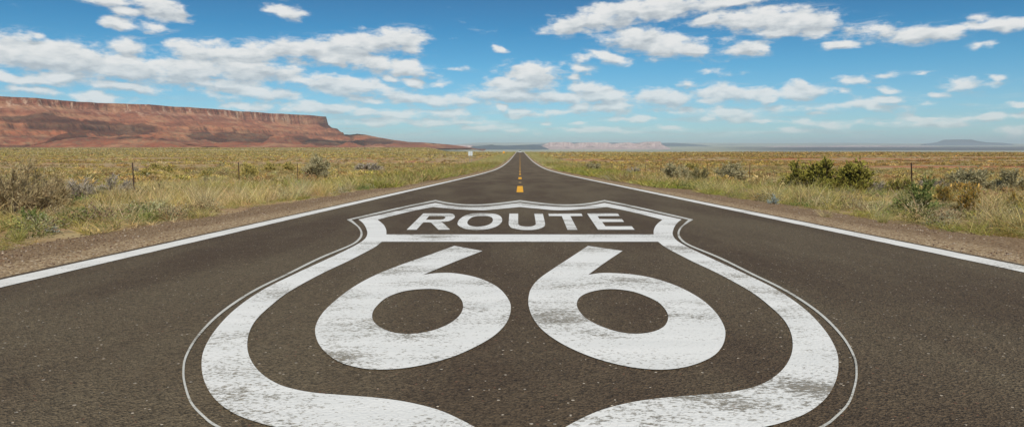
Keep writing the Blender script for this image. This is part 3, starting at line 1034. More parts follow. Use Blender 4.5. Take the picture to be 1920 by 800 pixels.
def ribbons(base, dirs, length, width, droop, color, seg=3, tip=0.15, mid=1.0):
    """curved tapering ribbons; base (N,3), dirs (N,3) unit, length/width/droop (N,), color (N,3)"""
    N = len(base)
    up = np.array([0, 0, 1.0])
    rv = RS.normal(size=(N, 3))
    side = np.cross(dirs, rv); side /= np.linalg.norm(side, axis=1, keepdims=True) + 1e-9
    V = np.zeros((N, seg + 1, 2, 3)); C = np.zeros((N, seg + 1, 2, 3))
    hz = dirs.copy(); hz[:, 2] = 0
    hz /= np.linalg.norm(hz, axis=1, keepdims=True) + 1e-6
    for k in range(seg + 1):
        s = k / seg
        c = base + dirs * (length * s)[:, None] + hz * (length * droop * s * s * .6)[:, None] - up * (length * droop * s * s * .8)[:, None]
        wk = width * (mid + (1 - mid) * (0 if k == 0 else 1)) if k == 0 else width * (1 - (1 - tip) * (s ** 1.5))
        V[:, k, 0] = c - side * (wk / 2)[:, None]
        V[:, k, 1] = c + side * (wk / 2)[:, None]
        C[:, k, 0] = C[:, k, 1] = color
    idx = (np.arange(N) * (seg + 1) * 2)[:, None, None]
    k = (np.arange(seg) * 2)[None, :, None]
    F = (idx + k + np.array([0, 1, 3, 2])[None, None, :]).reshape(-1, 4)
    return V.reshape(-1, 3), F, C.reshape(-1, 3)


def merge(parts):
    Vs, Fs, Cs = [], [], []
    off = 0
    for V, F, C in parts:
        Vs.append(V); Fs.append(F + off); Cs.append(C); off += len(V)
    return np.vstack(Vs), np.vstack(Fs), np.vstack(Cs)


def dome_dirs(N, spread=1.0, upb=.25):
    a = RS.uniform(0, 2 * np.pi, N)
    zc = RS.uniform(0, 1, N) ** (1 / spread)
    zc = np.clip(upb + (1 - upb) * zc, 0, 1)
    r = np.sqrt(np.maximum(1 - zc ** 2, 0))
    return np.stack([r * np.cos(a), r * np.sin(a), zc], 1)


def curve_pt(base, dirs, length, droop, s):
    hz = dirs.copy(); hz[:, 2] = 0
    hz /= np.linalg.norm(hz, axis=1, keepdims=True) + 1e-6
    return base + dirs * (length * s)[:, None] + hz * (length * droop * s * s * .6)[:, None] - np.array([0, 0, 1.0]) * (length * droop * s * s * .8)[:, None]


def tuft(n, h, wd, spread, droop, cols, rad=.07, seg=3, tip=.1):
    d = dome_dirs(n, 1.0, spread)
    a = RS.uniform(0, 2 * np.pi, n); r = rad * np.sqrt(RS.uniform(0, 1, n))
    b = np.stack([r * np.cos(a), r * np.sin(a), np.full(n, -.03)], 1)
    cols = np.array(cols)
    c = cols[RS.randint(0, len(cols), n)] * RS.uniform(.75, 1.2, (n, 1))
    return ribbons(b, d, h * RS.uniform(.45, 1.1, n), wd * RS.uniform(.7, 1.3, n), droop * RS.uniform(.2, 1.6, n), c, seg, tip)


STRAW = [(.66, .54, .28), (.56, .45, .21), (.72, .62, .37), (.46, .36, .16)]
YGREEN = [(.38, .38, .11), (.48, .45, .14), (.29, .32, .09), (.56, .49, .19)]
GREEN = [(.19, .25, .07), (.26, .31, .10), (.34, .35, .12), (.15, .19, .06)]
SAGE = [(.42, .38, .21), (.50, .45, .27), (.33, .30, .16), (.56, .50, .30)]
GREY = [(.36, .31, .25), (.46, .40, .33), (.25, .21, .17), (.52, .46, .38)]
BROWN = [(.32, .22, .12), (.38, .28, .16), (.22, .15, .08), (.46, .35, .20)]
GOLD = [(.64, .52, .15), (.74, .62, .23), (.52, .43, .13)]
OLIVE = [(.24, .23, .08), (.31, .29, .10), (.18, .175, .06)]
DKGREEN = [(.09, .085, .026), (.14, .13, .038), (.065, .06, .02)]
LIME = [(.42, .39, .07), (.52, .47, .11), (.32, .30, .06)]
ORANGE = [(.56, .34, .06), (.48, .27, .05), (.64, .44, .10), (.34, .22, .06)]
SILVER = [(.42, .48, .45), (.34, .40, .36)]


def clump(nl, cols, size=.5, leaf=.05, flat=.7):
    """low leafy mound for the middle distance: leaf faces through a dome"""
    d = dome_dirs(nl, .8, .0)
    r = RS.uniform(.45, 1.0, nl) * size * (1 + .35 * (vnoise(d[:, 0] * 3 + size * 50, d[:, 1] * 3, 3) - .5))
    c = d * r[:, None]; c[:, 2] *= flat
    cols = np.array(cols)
    col = cols[RS.randint(0, len(cols), nl)] * RS.uniform(.8, 1.2, (nl, 1))
    dd = d + RS.normal(size=(nl, 3)) * .55 + np.array([0, 0, .3]); dd /= np.linalg.norm(dd, axis=1, keepdims=True)
    return ribbons(c, dd, leaf * RS.uniform(.8, 2.2, nl), leaf * RS.uniform(.5, 1.1, nl), np.full(nl, .2), col, 1, .35)


def scatter(name, protos, X, Y, sc, mat, colmul=None, zoff=0.0, squash=None):
    """one mesh of uncountable ground cover: prototypes turned, scaled and set on the ground"""
    Z = ground_z(X, Y) + zoff
    N = len(X)
    pi = RS.randint(0, len(protos), N)
    rot = RS.uniform(0, 2 * np.pi, N)
    Vs, Fs, Cs = [], [], []; off = 0
    for k, (pv, pf, pc) in enumerate(protos):
        I = np.where(pi == k)[0]
        if not len(I):
            continue
        cs, sn = np.cos(rot[I])[:, None], np.sin(rot[I])[:, None]
        s = sc[I][:, None]
        vx = (pv[None, :, 0] * cs - pv[None, :, 1] * sn) * s + X[I][:, None]
        vy = (pv[None, :, 0] * sn + pv[None, :, 1] * cs) * s + Y[I][:, None]
        vz = pv[None, :, 2] * s * (1 if squash is None else squash[I][:, None]) + Z[I][:, None]
        Vs.append(np.stack([vx, vy, vz], -1).reshape(-1, 3).astype(np.float32))
        Fs.append((pf[None] + (np.arange(len(I)) * len(pv))[:, None, None]).reshape(-1, 4) + off)
        cm = np.ones((len(I), 3)) if colmul is None else colmul[I]
        Cs.append((pc[None] * cm[:, None, :]).reshape(-1, 3).astype(np.float32))
        off += len(pv) * len(I)
    return tag(np_mesh(name, np.vstack(Vs), np.vstack(Fs), mat, np.vstack(Cs)), kind='stuff')


def verge_points(n, ymin, ymax, xa, xb, power=1.0):
    """points on both sides of the road, denser near"""
    y_ = ymin * (ymax / ymin) ** RS.uniform(0, 1, n) if power == 0 else ymin + (ymax - ymin) * RS.uniform(0, 1, n) ** power
    x_ = RS.uniform(xa, xb, n)
    sg = np.where(RS.uniform(size=n) < .5, -1, 1)
    x_ = np.where(sg < 0, XL - x_, XR + x_)
    return x_, y_


def vis(x_, y_, marg=1.15):
    return (np.abs(x_ + 0.01 * y_) < (.70 * y_ + 1.2) * marg) & (y_ > 1)


def bright(n, a=.8, b=1.2, hue=.06):
    return RS.uniform(a, b, (n, 1)) * (1 + RS.normal(size=(n, 3)) * hue * np.array([1, .7, .5]))


PAL = np.array([(1.18, 1.08, .88), (.88, .88, .80), (.84, .66, .50), (.80, .78, .54), (1.15, 1.06, .74), (.98, .84, .66)])


def patches(x_, y_, s, sx=1.0, seed=0, amt=1.0):
    """plants of one sort grow together: a colour per place"""
    wx = fbm(x_ / s, y_ / s, 2, seed + 40) * s * .8
    a = vnoise((x_ + wx) / (s * sx), y_ / s, seed + 61); b = vnoise(x_ / (s * sx * .45) + 3, (y_ + wx) / (s * .45), seed + 62)
    idx = (np.floor((a * .6 + b * .4) * 17) % len(PAL)).astype(int)
    return 1 + (PAL[idx] - 1) * amt


def warm(x_, y_):
    """the scrub is browner on the right of the road and far out"""
    k = sstep(x_ / y_, .0, .3) * sstep(y_, 40, 200)
    return 1 - k[:, None] * np.array([.08, .15, .21])


EXCL = []    # filled with (x, y, r) of the individually built plants


def low_in_front(x_, y_):
    """the grass is cropped short on the road side of the larger bushes"""
    f = np.ones(len(x_))
    for (a, b, r) in EXCL:
        if r < .25:
            continue
        u_ = np.abs(x_ - a * y_ / b) < r * 1.15
        f = np.where(u_ & (y_ < b) & (y_ > b - 7), np.minimum(f, .55), f)
    return f


def keep_out(x_, y_):
    k = np.ones(len(x_), bool)
    for (a, b, r) in EXCL:
        k &= ((x_ - a) / 1.0) ** 2 + ((y_ - b + r * .5) / 1.35) ** 2 > (r * .95) ** 2
    return k


# ---- individually built plants
def shrub(kind, px, base_py, wpx, hpx, label, cat='shrub', name='shrub', group=None, n=1.0):
    x_, y_, z_ = at(px, base_py)
    k = math.hypot(y_, 0) / FPX
    rw, h = wpx * k / 2 * 1.12, hpx * k * {'dead': 1.75, 'sage': 1.6, 'olive': 1.6, 'orange': 1.6, 'weed': 1.5, 'gold': 1.55}.get(kind, 1.3)
    n = n * 2.2
    root = empty(name, (x_, y_, z_), RS.uniform(0, 6), label=label, cat=cat, group=group)
    EXCL.append((x_, y_, rw))
    rw_h = rw / h

    def warp(V):
        V = V.copy()
        V[:, 0] *= rw; V[:, 1] *= rw * .85; V[:, 2] *= h
        return V
    wmul = max(.0022, 1.1 * y_ / FPX * .8)
    nb = 26
    bd = dome_dirs(nb, .9, .12)
    bl = RS.uniform(.66, .84, nb)
    bb = RS.normal(size=(nb, 3)) * .05; bb[:, 2] = -.04
    br = np.array(BROWN) if kind not in ('grey', 'dead') else np.array(GREY)
    V1, F1, C1 = ribbons(bb, bd, bl, np.full(nb, .03), np.full(nb, .08), br[RS.randint(0, 4, nb)] * .7, 3, .35)
    # cross ribbons so that a branch has width from every side
    V1b, F1b, C1b = ribbons(bb, bd, bl, np.full(nb, .03), np.full(nb, .08), br[RS.randint(0, 4, nb)] * .7, 3, .35)

    def grow(nt, lo_s, hi_s, jit, ln, src):
        b_, d_, l_, dr_ = src
        i = RS.randint(0, len(b_), nt)
        s_ = RS.uniform(lo_s, hi_s, nt)
        p0 = curve_pt(b_[i], d_[i], l_[i], dr_[i], s_)
        dd = d_[i] + RS.normal(size=(nt, 3)) * jit; dd[:, 2] = np.abs(dd[:, 2]) * .8 + .1
        dd /= np.linalg.norm(dd, axis=1, keepdims=True)
        return p0, dd, ln * RS.uniform(.6, 1.3, nt), np.full(nt, .1)
    src = (bb, bd, bl, np.full(nb, .08))
    parts_w = [(V1, F1, C1), (V1b, F1b, C1b)]
    cfg = dict(
        grey=(700, .8, .22, GREY, 900, .05, SAGE + GREY[:2], None),
        dead=(1500, .6, .26, BROWN + STRAW[:2], 1300, .05, [(.42, .34, .19), (.52, .43, .25), (.30, .24, .13)], None),
        sage=(420, .9, .20, SAGE, 4200, .055, SAGE, None),
        olive=(420, .9, .20, BROWN, 4200, .055, OLIVE + SAGE[:2], None),
        bush=(520, .55, .20, BROWN, 5600, .055, DKGREEN, LIME),
        weed=(200, .4, .25, GREEN, 1500, .075, GREEN, None),
        silver=(60, .4, .25, SILVER, 420, .11, SILVER, None),
        gold=(420, .7, .20, OLIVE, 900, .05, OLIVE + YGREEN[:1], GOLD),
        orange=(160, .4, .25, BROWN, 1700, .065, OLIVE, ORANGE),
    )[kind]
    nt, jit, ln, tw, nl, lf, lc, tips = cfg
    nt, nl = int(nt * n), int(nl * n)
    tsrc = grow(nt, .35, 1.0, jit, ln, src)
    twc = np.array(tw)[RS.randint(0, len(tw), nt)] * RS.uniform(.7, 1.2, (nt, 1))
    parts_w.append(ribbons(tsrc[0], tsrc[1], tsrc[2], np.full(nt, wmul / h * .9), tsrc[3], twc, 2, .3))
    Vw, Fw, Cw = merge(parts_w)
    np_mesh('branches', warp(Vw), Fw, m_wood, Cw, parent=root)
    ls = grow(nl, .15, 1.05, .75, lf, tsrc)
    lcs = np.array(lc)[RS.randint(0, len(lc), nl)] * RS.uniform(.75, 1.25, (nl, 1))
    lw = np.full(nl, max(lf * (.44 if kind in ('bush', 'sage', 'weed', 'orange') else .38), wmul / h)) * RS.uniform(.7, 1.3, nl)
    Vl, Fl, Cl = ribbons(ls[0], ls[1], ls[2], lw, ls[3], lcs, 2, .35)
    np_mesh('foliage', warp(Vl), Fl, m_leaf, Cl, parent=root)
    if tips:
        nf = int(nl * (2.6 if kind == 'gold' else 1.0))
        i = RS.randint(0, nt, nf)
        p0 = curve_pt(tsrc[0][i], tsrc[1][i], tsrc[2][i], tsrc[3][i], RS.uniform(.65, 1.1, nf))
        dd = tsrc[1][i] + RS.normal(size=(nf, 3)) * .45; dd[:, 2] = np.abs(dd[:, 2]) + .35
        dd /= np.linalg.norm(dd, axis=1, keepdims=True)
        fc = np.array(tips)[RS.randint(0, len(tips), nf)] * RS.uniform(.8, 1.2, (nf, 1))
        Vf, Ff, Cf = ribbons(p0, dd, lf * 1.1 * RS.uniform(.7, 1.3, nf), np.full(nf, lf * (.9 if kind == 'gold' else .42)), np.full(nf, .1), fc, 2, .3)
        np_mesh('flowers' if kind == 'gold' else 'leaf_tips', warp(Vf), Ff, m_leaf, Cf, parent=root)
    return root


def tussock(px, base_py, hpx, label, cols, nbl=130, group=None):
    x_, y_, z_ = at(px, base_py)
    h = hpx * y_ / FPX
    wd = max(.003, y_ / FPX * .7)
    nbl = int(nbl * 1.6)
    V, F, C = tuft(nbl, h * 1.15, wd * .8, .86, .32, cols, rad=h * .16, seg=4, tip=.12)
    o = np_mesh('grass_tussock', V, F, m_grass, C)
    o.location = (x_, y_, z_)
    EXCL.append((x_, y_, h * .25))
    return tag(o, label, 'grass tuft', group)


shrub('dead', 30, 404, 135, 92, 'large tangled tan-brown bush at the left edge of the frame, above the green weed', n=1.6)
shrub('dead', 100, 388, 80, 44, 'low brown twiggy bush just right of the large tan bush', n=.9)
shrub('grey', 150, 372, 90, 44, 'grey leafless sagebrush between the tan bush and the nearest left fence post')
shrub('grey', 212, 362, 78, 36, 'pale grey dry sagebrush in front of the nearest left fence post')
shrub('weed', 60, 424, 74, 30, 'bright green leafy weed at the foot of the large tan bush', 'plant', 'green_weed')
shrub('weed', 158, 412, 42, 20, 'small green leafy weed left of the yellow-green verge grass', 'plant', 'green_weed', n=.5)
shrub('silver', 98, 436, 30, 12, 'tiny silvery blue plant at the edge of the left gravel', 'plant', 'silver_plant')
shrub('sage', 597, 337, 66, 38, 'rounded grey-green sagebrush behind the verge grass, right of the third left fence post', n=1.2)
shrub('grey', 690, 322, 62, 18, 'low purplish grey scrub beyond the rounded sagebrush on the left')
shrub('gold', 466, 334, 40, 24, 'bright yellow rabbitbrush right beside the second left fence post', 'shrub', 'rabbitbrush')
shrub('gold', 292, 320, 28, 14, 'yellow rabbitbrush, upper left of the pair behind the left fence', 'shrub', 'rabbitbrush')
shrub('gold', 314, 326, 30, 14, 'yellow rabbitbrush, lower right of the pair behind the left fence', 'shrub', 'rabbitbrush')
shrub('gold', 276, 333, 40, 12, 'flat wide yellow rabbitbrush just right of the nearest left fence post', 'shrub', 'rabbitbrush')
shrub('gold', 388, 336, 32, 14, 'yellow rabbitbrush left of the second left fence post', 'shrub', 'rabbitbrush')
shrub('gold', 506, 323, 32, 15, 'yellow rabbitbrush midway between the second and third left fence posts', 'shrub', 'rabbitbrush')
shrub('gold', 541, 321, 28, 15, 'yellow rabbitbrush touching the third left fence post', 'shrub', 'rabbitbrush')
shrub('grey', 256, 328, 18, 18, 'small brown-grey bush behind the nearest left fence post', n=.5)
shrub('bush', 1508, 360, 104, 54, 'dark leafy bush with yellow-green tips, left lobe of the big bush on the right', n=.9)
shrub('bush', 1556, 359, 116, 62, 'dark leafy bush with yellow-green tips, tallest middle lobe of the big bush on the right', n=1.1)
shrub('bush', 1604, 360, 98, 54, 'dark leafy bush with yellow-green tips, right lobe of the big bush on the right', n=.9)
shrub('bush', 1686, 364, 50, 32, 'small dark green bush below the nearest right fence post', n=.7)
shrub('grey', 1645, 362, 42, 24, 'pale grey dead scrub between the big bush and the small dark bush', n=.6)
shrub('grey', 1748, 356, 74, 22, 'pale grey dead scrub right of the nearest right fence post')
shrub('sage', 1812, 360, 110, 38, 'broad grey-green sagebrush behind the orange bush on the right', n=1.4)
shrub('sage', 1896, 362, 84, 36, 'grey-green sagebrush at the right edge of the frame', n=1.2)
shrub('orange', 1770, 380, 44, 28, 'orange-yellow leafy bush, left lobe beside the green weeds', n=.8)
shrub('orange', 1814, 396, 56, 34, 'orange-brown leafy bush, right lobe in the roadside grass', n=.9)
shrub('orange', 1902, 392, 40, 26, 'small orange leafy bush at the right edge of the frame', n=.6)
shrub('weed', 1722, 398, 90, 50, 'spreading fresh green weeds left of the orange bush', 'plant', 'green_weed', n=1.2)
shrub('silver', 1450, 384, 28, 19, 'pale blue-green leafy plant at the gravel left of the big bush', 'plant', 'silver_plant', n=.8)
shrub('sage', 1268, 338, 66, 30, 'grey-green sagebrush, leftmost of the row behind the right verge grass')
shrub('olive', 1312, 342, 50, 26, 'dark olive bush in the middle of the row behind the right verge grass')
shrub('sage', 1372, 340, 80, 30, 'wide grey-green sagebrush in front of the third right fence post')
shrub('grey', 1188, 326, 34, 16, 'small grey scrub beside the right verge, left of the sagebrush row', n=.6)
shrub('gold', 1296, 320, 34, 13, 'yellow-brown rabbitbrush behind the sagebrush row on the right', 'shrub', 'rabbitbrush', n=.7)
shrub('sage', 1112, 320, 40, 14, 'small sage bush on the right verge nearest the vanishing road', n=.7)
tussock(386, 392, 66, 'tall pale straw tussock with white stalks, tallest of the left verge', [(.74, .64, .40), (.62, .53, .30), (.50, .42, .20)], 150)
tussock(100, 400, 52, 'thin straw tussock with long stalks in front of the large tan bush', STRAW, 60)
tussock(300, 398, 48, 'dry tussock with long curved stalks left of the white-stalked tussock', STRAW + YGREEN[:2], 110)
tussock(568, 366, 44, 'pale feathery tussock on the left verge below the third fence post', [(.55, .50, .33), (.45, .42, .24)], 130)
tussock(200, 410, 52, 'straw tussock between the grey sagebrush and the gravel', STRAW, 110)
tussock(150, 436, 36, 'single leaning yellow tuft at the edge of the left gravel', GOLD + STRAW, 60)
tussock(34, 452, 48, 'tall yellow-green tuft in the lower left corner of the verge', YGREEN, 90)
tussock(1548, 412, 34, 'tan tuft with a dark base below the big bush on the right', STRAW, 110)
tussock(1655, 420, 34, 'yellow-green tuft at the right gravel, below the small dark bush', YGREEN + STRAW[:1], 110)
tussock(1870, 432, 74, 'tall leaning straw tussock at the right gravel, below the sagebrush', STRAW, 150)
tussock(1910, 440, 70, 'tall straw tussock in the right corner of the verge', STRAW + YGREEN[:1], 150)

# ---- ground cover
near_t = [tuft(20, .50, .0085, .50, .45, c_) for c_ in (STRAW[:1], STRAW[2:3], STRAW[3:], YGREEN[:2], YGREEN[2:3] + GREEN[2:3], STRAW[1:2], GREEN[1:2], BROWN[3:], STRAW[2:3])]
tall_t = [tuft(20, .85, .0075, .74, .3, c_) for c_ in (STRAW[:1], STRAW[2:3], YGREEN[3:], STRAW[2:3])]
mid_t = [tuft(14, .55, .024, .6, .4, c_, seg=2, rad=.12) for c_ in (STRAW[:1], STRAW[2:3], STRAW[3:], YGREEN[:1], YGREEN[2:3], SAGE[:1], STRAW[1:2], GREEN[2:3], BROWN[3:])]
# low grass along the gravel and between the bushes
n = 26000
gx, gy = verge_points(n, 5.0, 30, 1.25, 15, 1.15)
d_edge = np.where(gx < 0, XL - gx, gx - XR)
dens = fbm(gx / 1.6, gy / 2.4, 3, 71)
k = vis(gx, gy) & keep_out(gx, gy) & (RS.uniform(size=n) < sstep(dens, .34, .60)) & (d_edge > 1.80 + (fbm(gy * .8, gx * 0, 3, 19) - .5) * .9)
gx, gy, d_edge = gx[k], gy[k], d_edge[k]
hn = fbm(gx / 2.0, gy / 3.0, 3, 90)
grn = sstep(fbm(gx / 3.5, gy / 5.0, 3, 55), .46, .62)[:, None]
cm = (bright(len(gx), .6, 1.3) * (1 - grn) + grn * bright(len(gx), .6, 1.25) * np.array([.88, 1.0, .62])) * patches(gx, gy, 1.6, 1.6, 3, .8)
sc_ = (.22 + 1.35 * sstep(hn, .32, .72) * .75) * RS.uniform(.8, 1.25, len(gx)) * (.65 + .5 * sstep(d_edge, 1.3, 3.4))
scatter('grass', near_t, gx, gy, sc_ * low_in_front(gx, gy), m_grass, cm)
print('near grass', len(gx))
n = 5200
gx, gy = verge_points(n, 6.5, 42, 2.3, 14, 1.2)
k = vis(gx, gy) & keep_out(gx, gy) & (fbm(gx / 2.2, gy / 3.0, 3, 101) > .50)
k &= (low_in_front(gx, gy) > .9) | (RS.uniform(size=n) < .08)
gx, gy = gx[k], gy[k]
scatter('tall_grass', tall_t, gx, gy, RS.uniform(.5, 1.1, len(gx)), m_grass, bright(len(gx)) * patches(gx, gy, 2.2, 1.5, 5, .6))
# low forbs, small sage and dead stems between the tufts
n = 2400
gx, gy = verge_points(n, 6.0, 40, 2.0, 16, 1.1)
k = vis(gx, gy) & keep_out(gx, gy) & (fbm(gx / 2.6, gy / 3.4, 3, 131) > .47)
gx, gy = gx[k], gy[k]
fb = [clump(330, c_, .5, .034, .85) for c_ in (GREEN, SAGE, OLIVE, BROWN, SAGE, YGREEN, BROWN + SAGE, OLIVE + GREEN)]
scatter('scrub', fb, gx, gy, RS.uniform(.25, .75, len(gx)), m_leaf, bright(len(gx), .6, 1.15), squash=RS.uniform(.7, 1.2, len(gx)))
# middle distance grass
n = 60000
gx, gy = verge_points(n, 28, 190, 1.3, 60, 1.5)
k = vis(gx, gy, 1.05) & keep_out(gx, gy)
de = np.where(gx < 0, XL - gx, gx - XR)
k &= (de > 1.4 + (fbm(gy * .3, gx * 0, 3, 19) - .5) * .7)
k &= (RS.uniform(size=n) < np.where(de < 9, .95, .18 + .5 * sstep(fbm(gx / 7, gy / 12, 3, 8), .45, .6)))
gx, gy, de = gx[k], gy[k], de[k]
grn = (sstep(fbm(gx / 6, gy / 14, 3, 56), .45, .6) * (de < 9))[:, None]
cm = (bright(len(gx), .6, 1.3) * (1 - grn) + grn * bright(len(gx)) * np.array([.86, 1.0, .66])) * patches(gx, gy, 4.5, 2, 7, .75)
scatter('grass', mid_t, gx, gy, np.where(de < 9, RS.uniform(.55, 1.35, len(gx)) * (.6 + .8 * fbm(gx / 3, gy / 6, 2, 34)), RS.uniform(.5, 1.0, len(gx))) * (1 + gy / 200), m_grass, cm)
print('mid grass', len(gx))
# extra verge grass for the far road
n = 16000
gy = RS.uniform(120, 760, n); de = RS.uniform(1.2, 11, n)
gx = np.where(RS.uniform(size=n) < .5, XL - de, XR + de)
scatter('grass', [tuft(9, .6, .07, .6, .4, c_, seg=1, rad=.4) for c_ in (STRAW, YGREEN, YGREEN + STRAW)], gx, gy, RS.uniform(.8, 1.4, n) * (.9 + gy / 900), m_grass, bright(n))

# scrub: mounds of sagebrush, rabbitbrush and dry scrub over the plain
cl_cols = [SAGE, SAGE + STRAW, OLIVE + SAGE, BROWN + STRAW[:2], GOLD + OLIVE, STRAW + SAGE, STRAW + YGREEN, STRAW, BROWN + SAGE, STRAW + GOLD]
n = 8500
gx = RS.uniform(-90, 90, n); gy = 13 + 117 * RS.uniform(0, 1, n) ** .8
de = np.where(gx < 0, XL - gx, gx - XR)
k = vis(gx, gy, 1.06) & keep_out(gx, gy) & (de > np.where(gy < 35, 5.0, 3.6)) & (RS.uniform(size=n) < np.where(de < 9, .30, 1) * (.3 + .7 * sstep(fbm(gx / 6, gy / 9, 3, 83), .38, .55)))
gx, gy = gx[k], gy[k]
scatter('scrub', [clump(230, c_, .5, .06) for c_ in cl_cols], gx, gy, RS.uniform(.45, 1.55, len(gx)), m_leaf, bright(len(gx), .75, 1.2) * patches(gx, gy, 7, 2, 9, .9) * warm(gx, gy), squash=RS.uniform(.6, 1.15, len(gx)))
print('scrub near', len(gx))
n = 52000
gy = np.sqrt(RS.uniform(110 ** 2, 420 ** 2, n)); gx = RS.uniform(-.74, .74, n) * gy
de = np.where(gx < 0, XL - gx, gx - XR)
patch = fbm(gx / 40, gy / 60, 3, 88)
bare = fbm(gx / 70, gy / 34, 3, 444) + .10 * sstep(gx / gy, -.1, .5) < .66
k = (de > 6) & bare & (RS.uniform(size=n) < .12 + .88 * sstep(patch, .42, .56))
gx, gy = gx[k], gy[k]
scatter('scrub', [clump(44, c_, .55, .14, .75) for c_ in cl_cols], gx, gy, RS.uniform(.5, 1.6, len(gx)), m_leaf, bright(len(gx), .65, 1.25) * patches(gx, gy, 16, 2.5, 11, 1.) * warm(gx, gy), squash=RS.uniform(.6, 1.0, len(gx)))
n = 80000
gy = np.sqrt(RS.uniform(400 ** 2, 1000 ** 2, n)); gx = RS.uniform(-.74, .74, n) * gy
de = np.where(gx < 0, XL - gx, gx - XR)
k = (de > 6) & (RS.uniform(size=n) < .25 + .75 * sstep(fbm(gx / 70, gy / 90, 3, 89), .42, .6))
gx, gy = gx[k], gy[k]
scatter('scrub', [clump(9, c_, .7, .42, .6) for c_ in cl_cols], gx, gy, RS.uniform(.7, 1.6, len(gx)), m_leaf, bright(len(gx), .7, 1.15) * patches(gx, gy, 45, 4, 13, .9) * warm(gx, gy), squash=RS.uniform(.6, 1.0, len(gx)))
n = 46000
gy = np.sqrt(RS.uniform(950 ** 2, 3000 ** 2, n)); gx = RS.uniform(-.74, -.06, n) * gy
k = (RS.uniform(size=n) < .15 + .85 * sstep(fbm(gx / 160, gy / 200, 3, 99), .42, .6))
gx, gy = gx[k], gy[k]
scatter('scrub', [clump(6, c_, 1.3, .9, .5) for c_ in cl_cols], gx, gy, RS.uniform(.7, 1.6, len(gx)), m_leaf, bright(len(gx), .7, 1.1) * patches(gx, gy, 150, 5, 15, .7), squash=RS.uniform(.5, .9, len(gx)))

# loose stones on the shoulders
m_stone, t, out = material('loose_stone')
a = t.new('ShaderNodeVertexColor', layer_name='tint')
pbsdf(t, out, a.outputs[0], .9, .15)
ico = bmesh.new(); bmesh.ops.create_cube(ico, size=1.4)
iv = np.array([v.co[:] for v in ico.verts]); ifc = np.array([[v.index for v in f.verts] for f in ico.faces]); ico.free()
protos = []
for s_ in range(6):
    v_ = iv * (1 + RS.uniform(-.35, .25, iv.shape)) * np.array([1, .8, .6])
    v_[:, 2] += .25
    protos.append((v_, ifc, np.ones((8, 3))))
n = 15000
gy = 4.2 + 30 * RS.uniform(0, 1, n) ** 1.6
de = .16 + 1.9 * RS.uniform(0, 1, n) ** .8
gx = np.where(RS.uniform(size=n) < .5, XL - .12 - de, XR + .12 + de)
sc_ = .004 + .010 * RS.uniform(0, 1, n) ** 3
pal = np.array([(.34, .26, .19), (.22, .15, .10), (.14, .085, .06), (.48, .40, .32), (.27, .20, .13), (.28, .18, .11)])
cm = pal[RS.randint(0, 6, n)] * RS.uniform(.8, 1.15, (n, 1))
base_off = np.interp(de, [0, .3, .7, 1.1, 1.5, 1.9, 2.4], [-0.012, -0.016, -.024, -.040, -.058, -.075, -.16]) + P(gy) - ground_z(gx, gy)
scatter('gravel', protos, gx, gy, sc_, m_stone, cm, zoff=base_off)

# ---------------------------------------------------------------- fences
m_post, t, out = material('rusty_steel_post')
c = t.mix(t.noise(pos(t), 14, 4), (0.055, 0.035, 0.025), (0.12, 0.07, 0.045))
pbsdf(t, out, c, .8, .3)
m_wire, t, out = material('dull_wire')
pbsdf(t, out, (0.16, 0.14, 0.12), .6, .4, metal=.6)


def fence(xf, y0, step, npost, lab):
    root = empty('wire_fence', (xf, y0, float(ground_z(xf, y0))), label=lab, cat='fence')
    zr = root.location.z
    tops = []
    for k in range(-2, npost):
        yk = y0 + k * step + RS.uniform(-.25, .25)
        xk = xf + RS.uniform(-.12, .12)
        g = float(ground_z(xk, yk))
        top_z = g + 1.25 + RS.uniform(-.06, .08)
        lean = Vector((RS.uniform(-.05, .05), RS.uniform(-.05, .05), 0))
        if xf > 0 and k == 0: lean = Vector((-.13, 0, 0))
        bm = bmesh.new()
        b0 = Vector((0, 0, -.4)); b1 = Vector((0, 0, top_z - g)) + lean
        # T section: web and flange, with a studded front
        d = (b1 - b0)
        rot = d.to_track_quat('Z', 'Y').to_matrix().to_4x4()
        mid = (b0 + b1) / 2
        box(bm, mid, (.046, .010, d.length), rot)
        box(bm, mid + Vector((0, .022, 0)), (.010, .034, d.length - .002), rot)
        for q in range(10):
            box(bm, b0 + d * (.35 + .062 * q) + Vector((0, -.009, 0)), (.016, .010, .012), rot)
        o = bm_obj('post', bm, m_post, root)
        o.location = (xk - xf, yk - y0, g - zr)
        tops.append((xk - xf + lean.x * .9, yk - y0, g - zr, lean))
    for hgt_ in (.30, .55, .80, 1.08):
        bm = bmesh.new()
        for a_, b_ in zip(tops[:-1], tops[1:]):
            pa = Vector((a_[0], a_[1], a_[2] + hgt_)); pb = Vector((b_[0], b_[1], b_[2] + hgt_))
            mdl = (pa + pb) / 2 - Vector((0, 0, .02))
            cyl(bm, pa, mdl, .0018, n=4); cyl(bm, mdl, pb, .0018, n=4)
        bm_obj('wire', bm, m_wire, root)


fence(-14.0, 26.85, 10.05, 26, 'thin post and wire fence along the left side of the road in the scrub')
fence(14.0, 26.8, 9.6, 26, 'thin post and wire fence along the right side of the road in the scrub')

# ---------------------------------------------------------------- signs
m_signw, t, out = material('white_sign_sheet')
pbsdf(t, out, t.mix(t.noise(pos(t), 3, 3), (.50, .56, .58), (.58, .64, .65)), .5, .4)
m_signy, t, out = material('yellow_sign_sheet')
pbsdf(t, out, t.mix(t.noise(pos(t), 3, 3), (.80, .38, .02), (.74, .33, .02)), .5, .4)
m_galv, t, out = material('galvanised_post')
pbsdf(t, out, (.33, .34, .34), .5, .5, metal=.5)
m_black, t, out = material('black_sheet')
pbsdf(t, out, (.02, .02, .02), .6, .3)


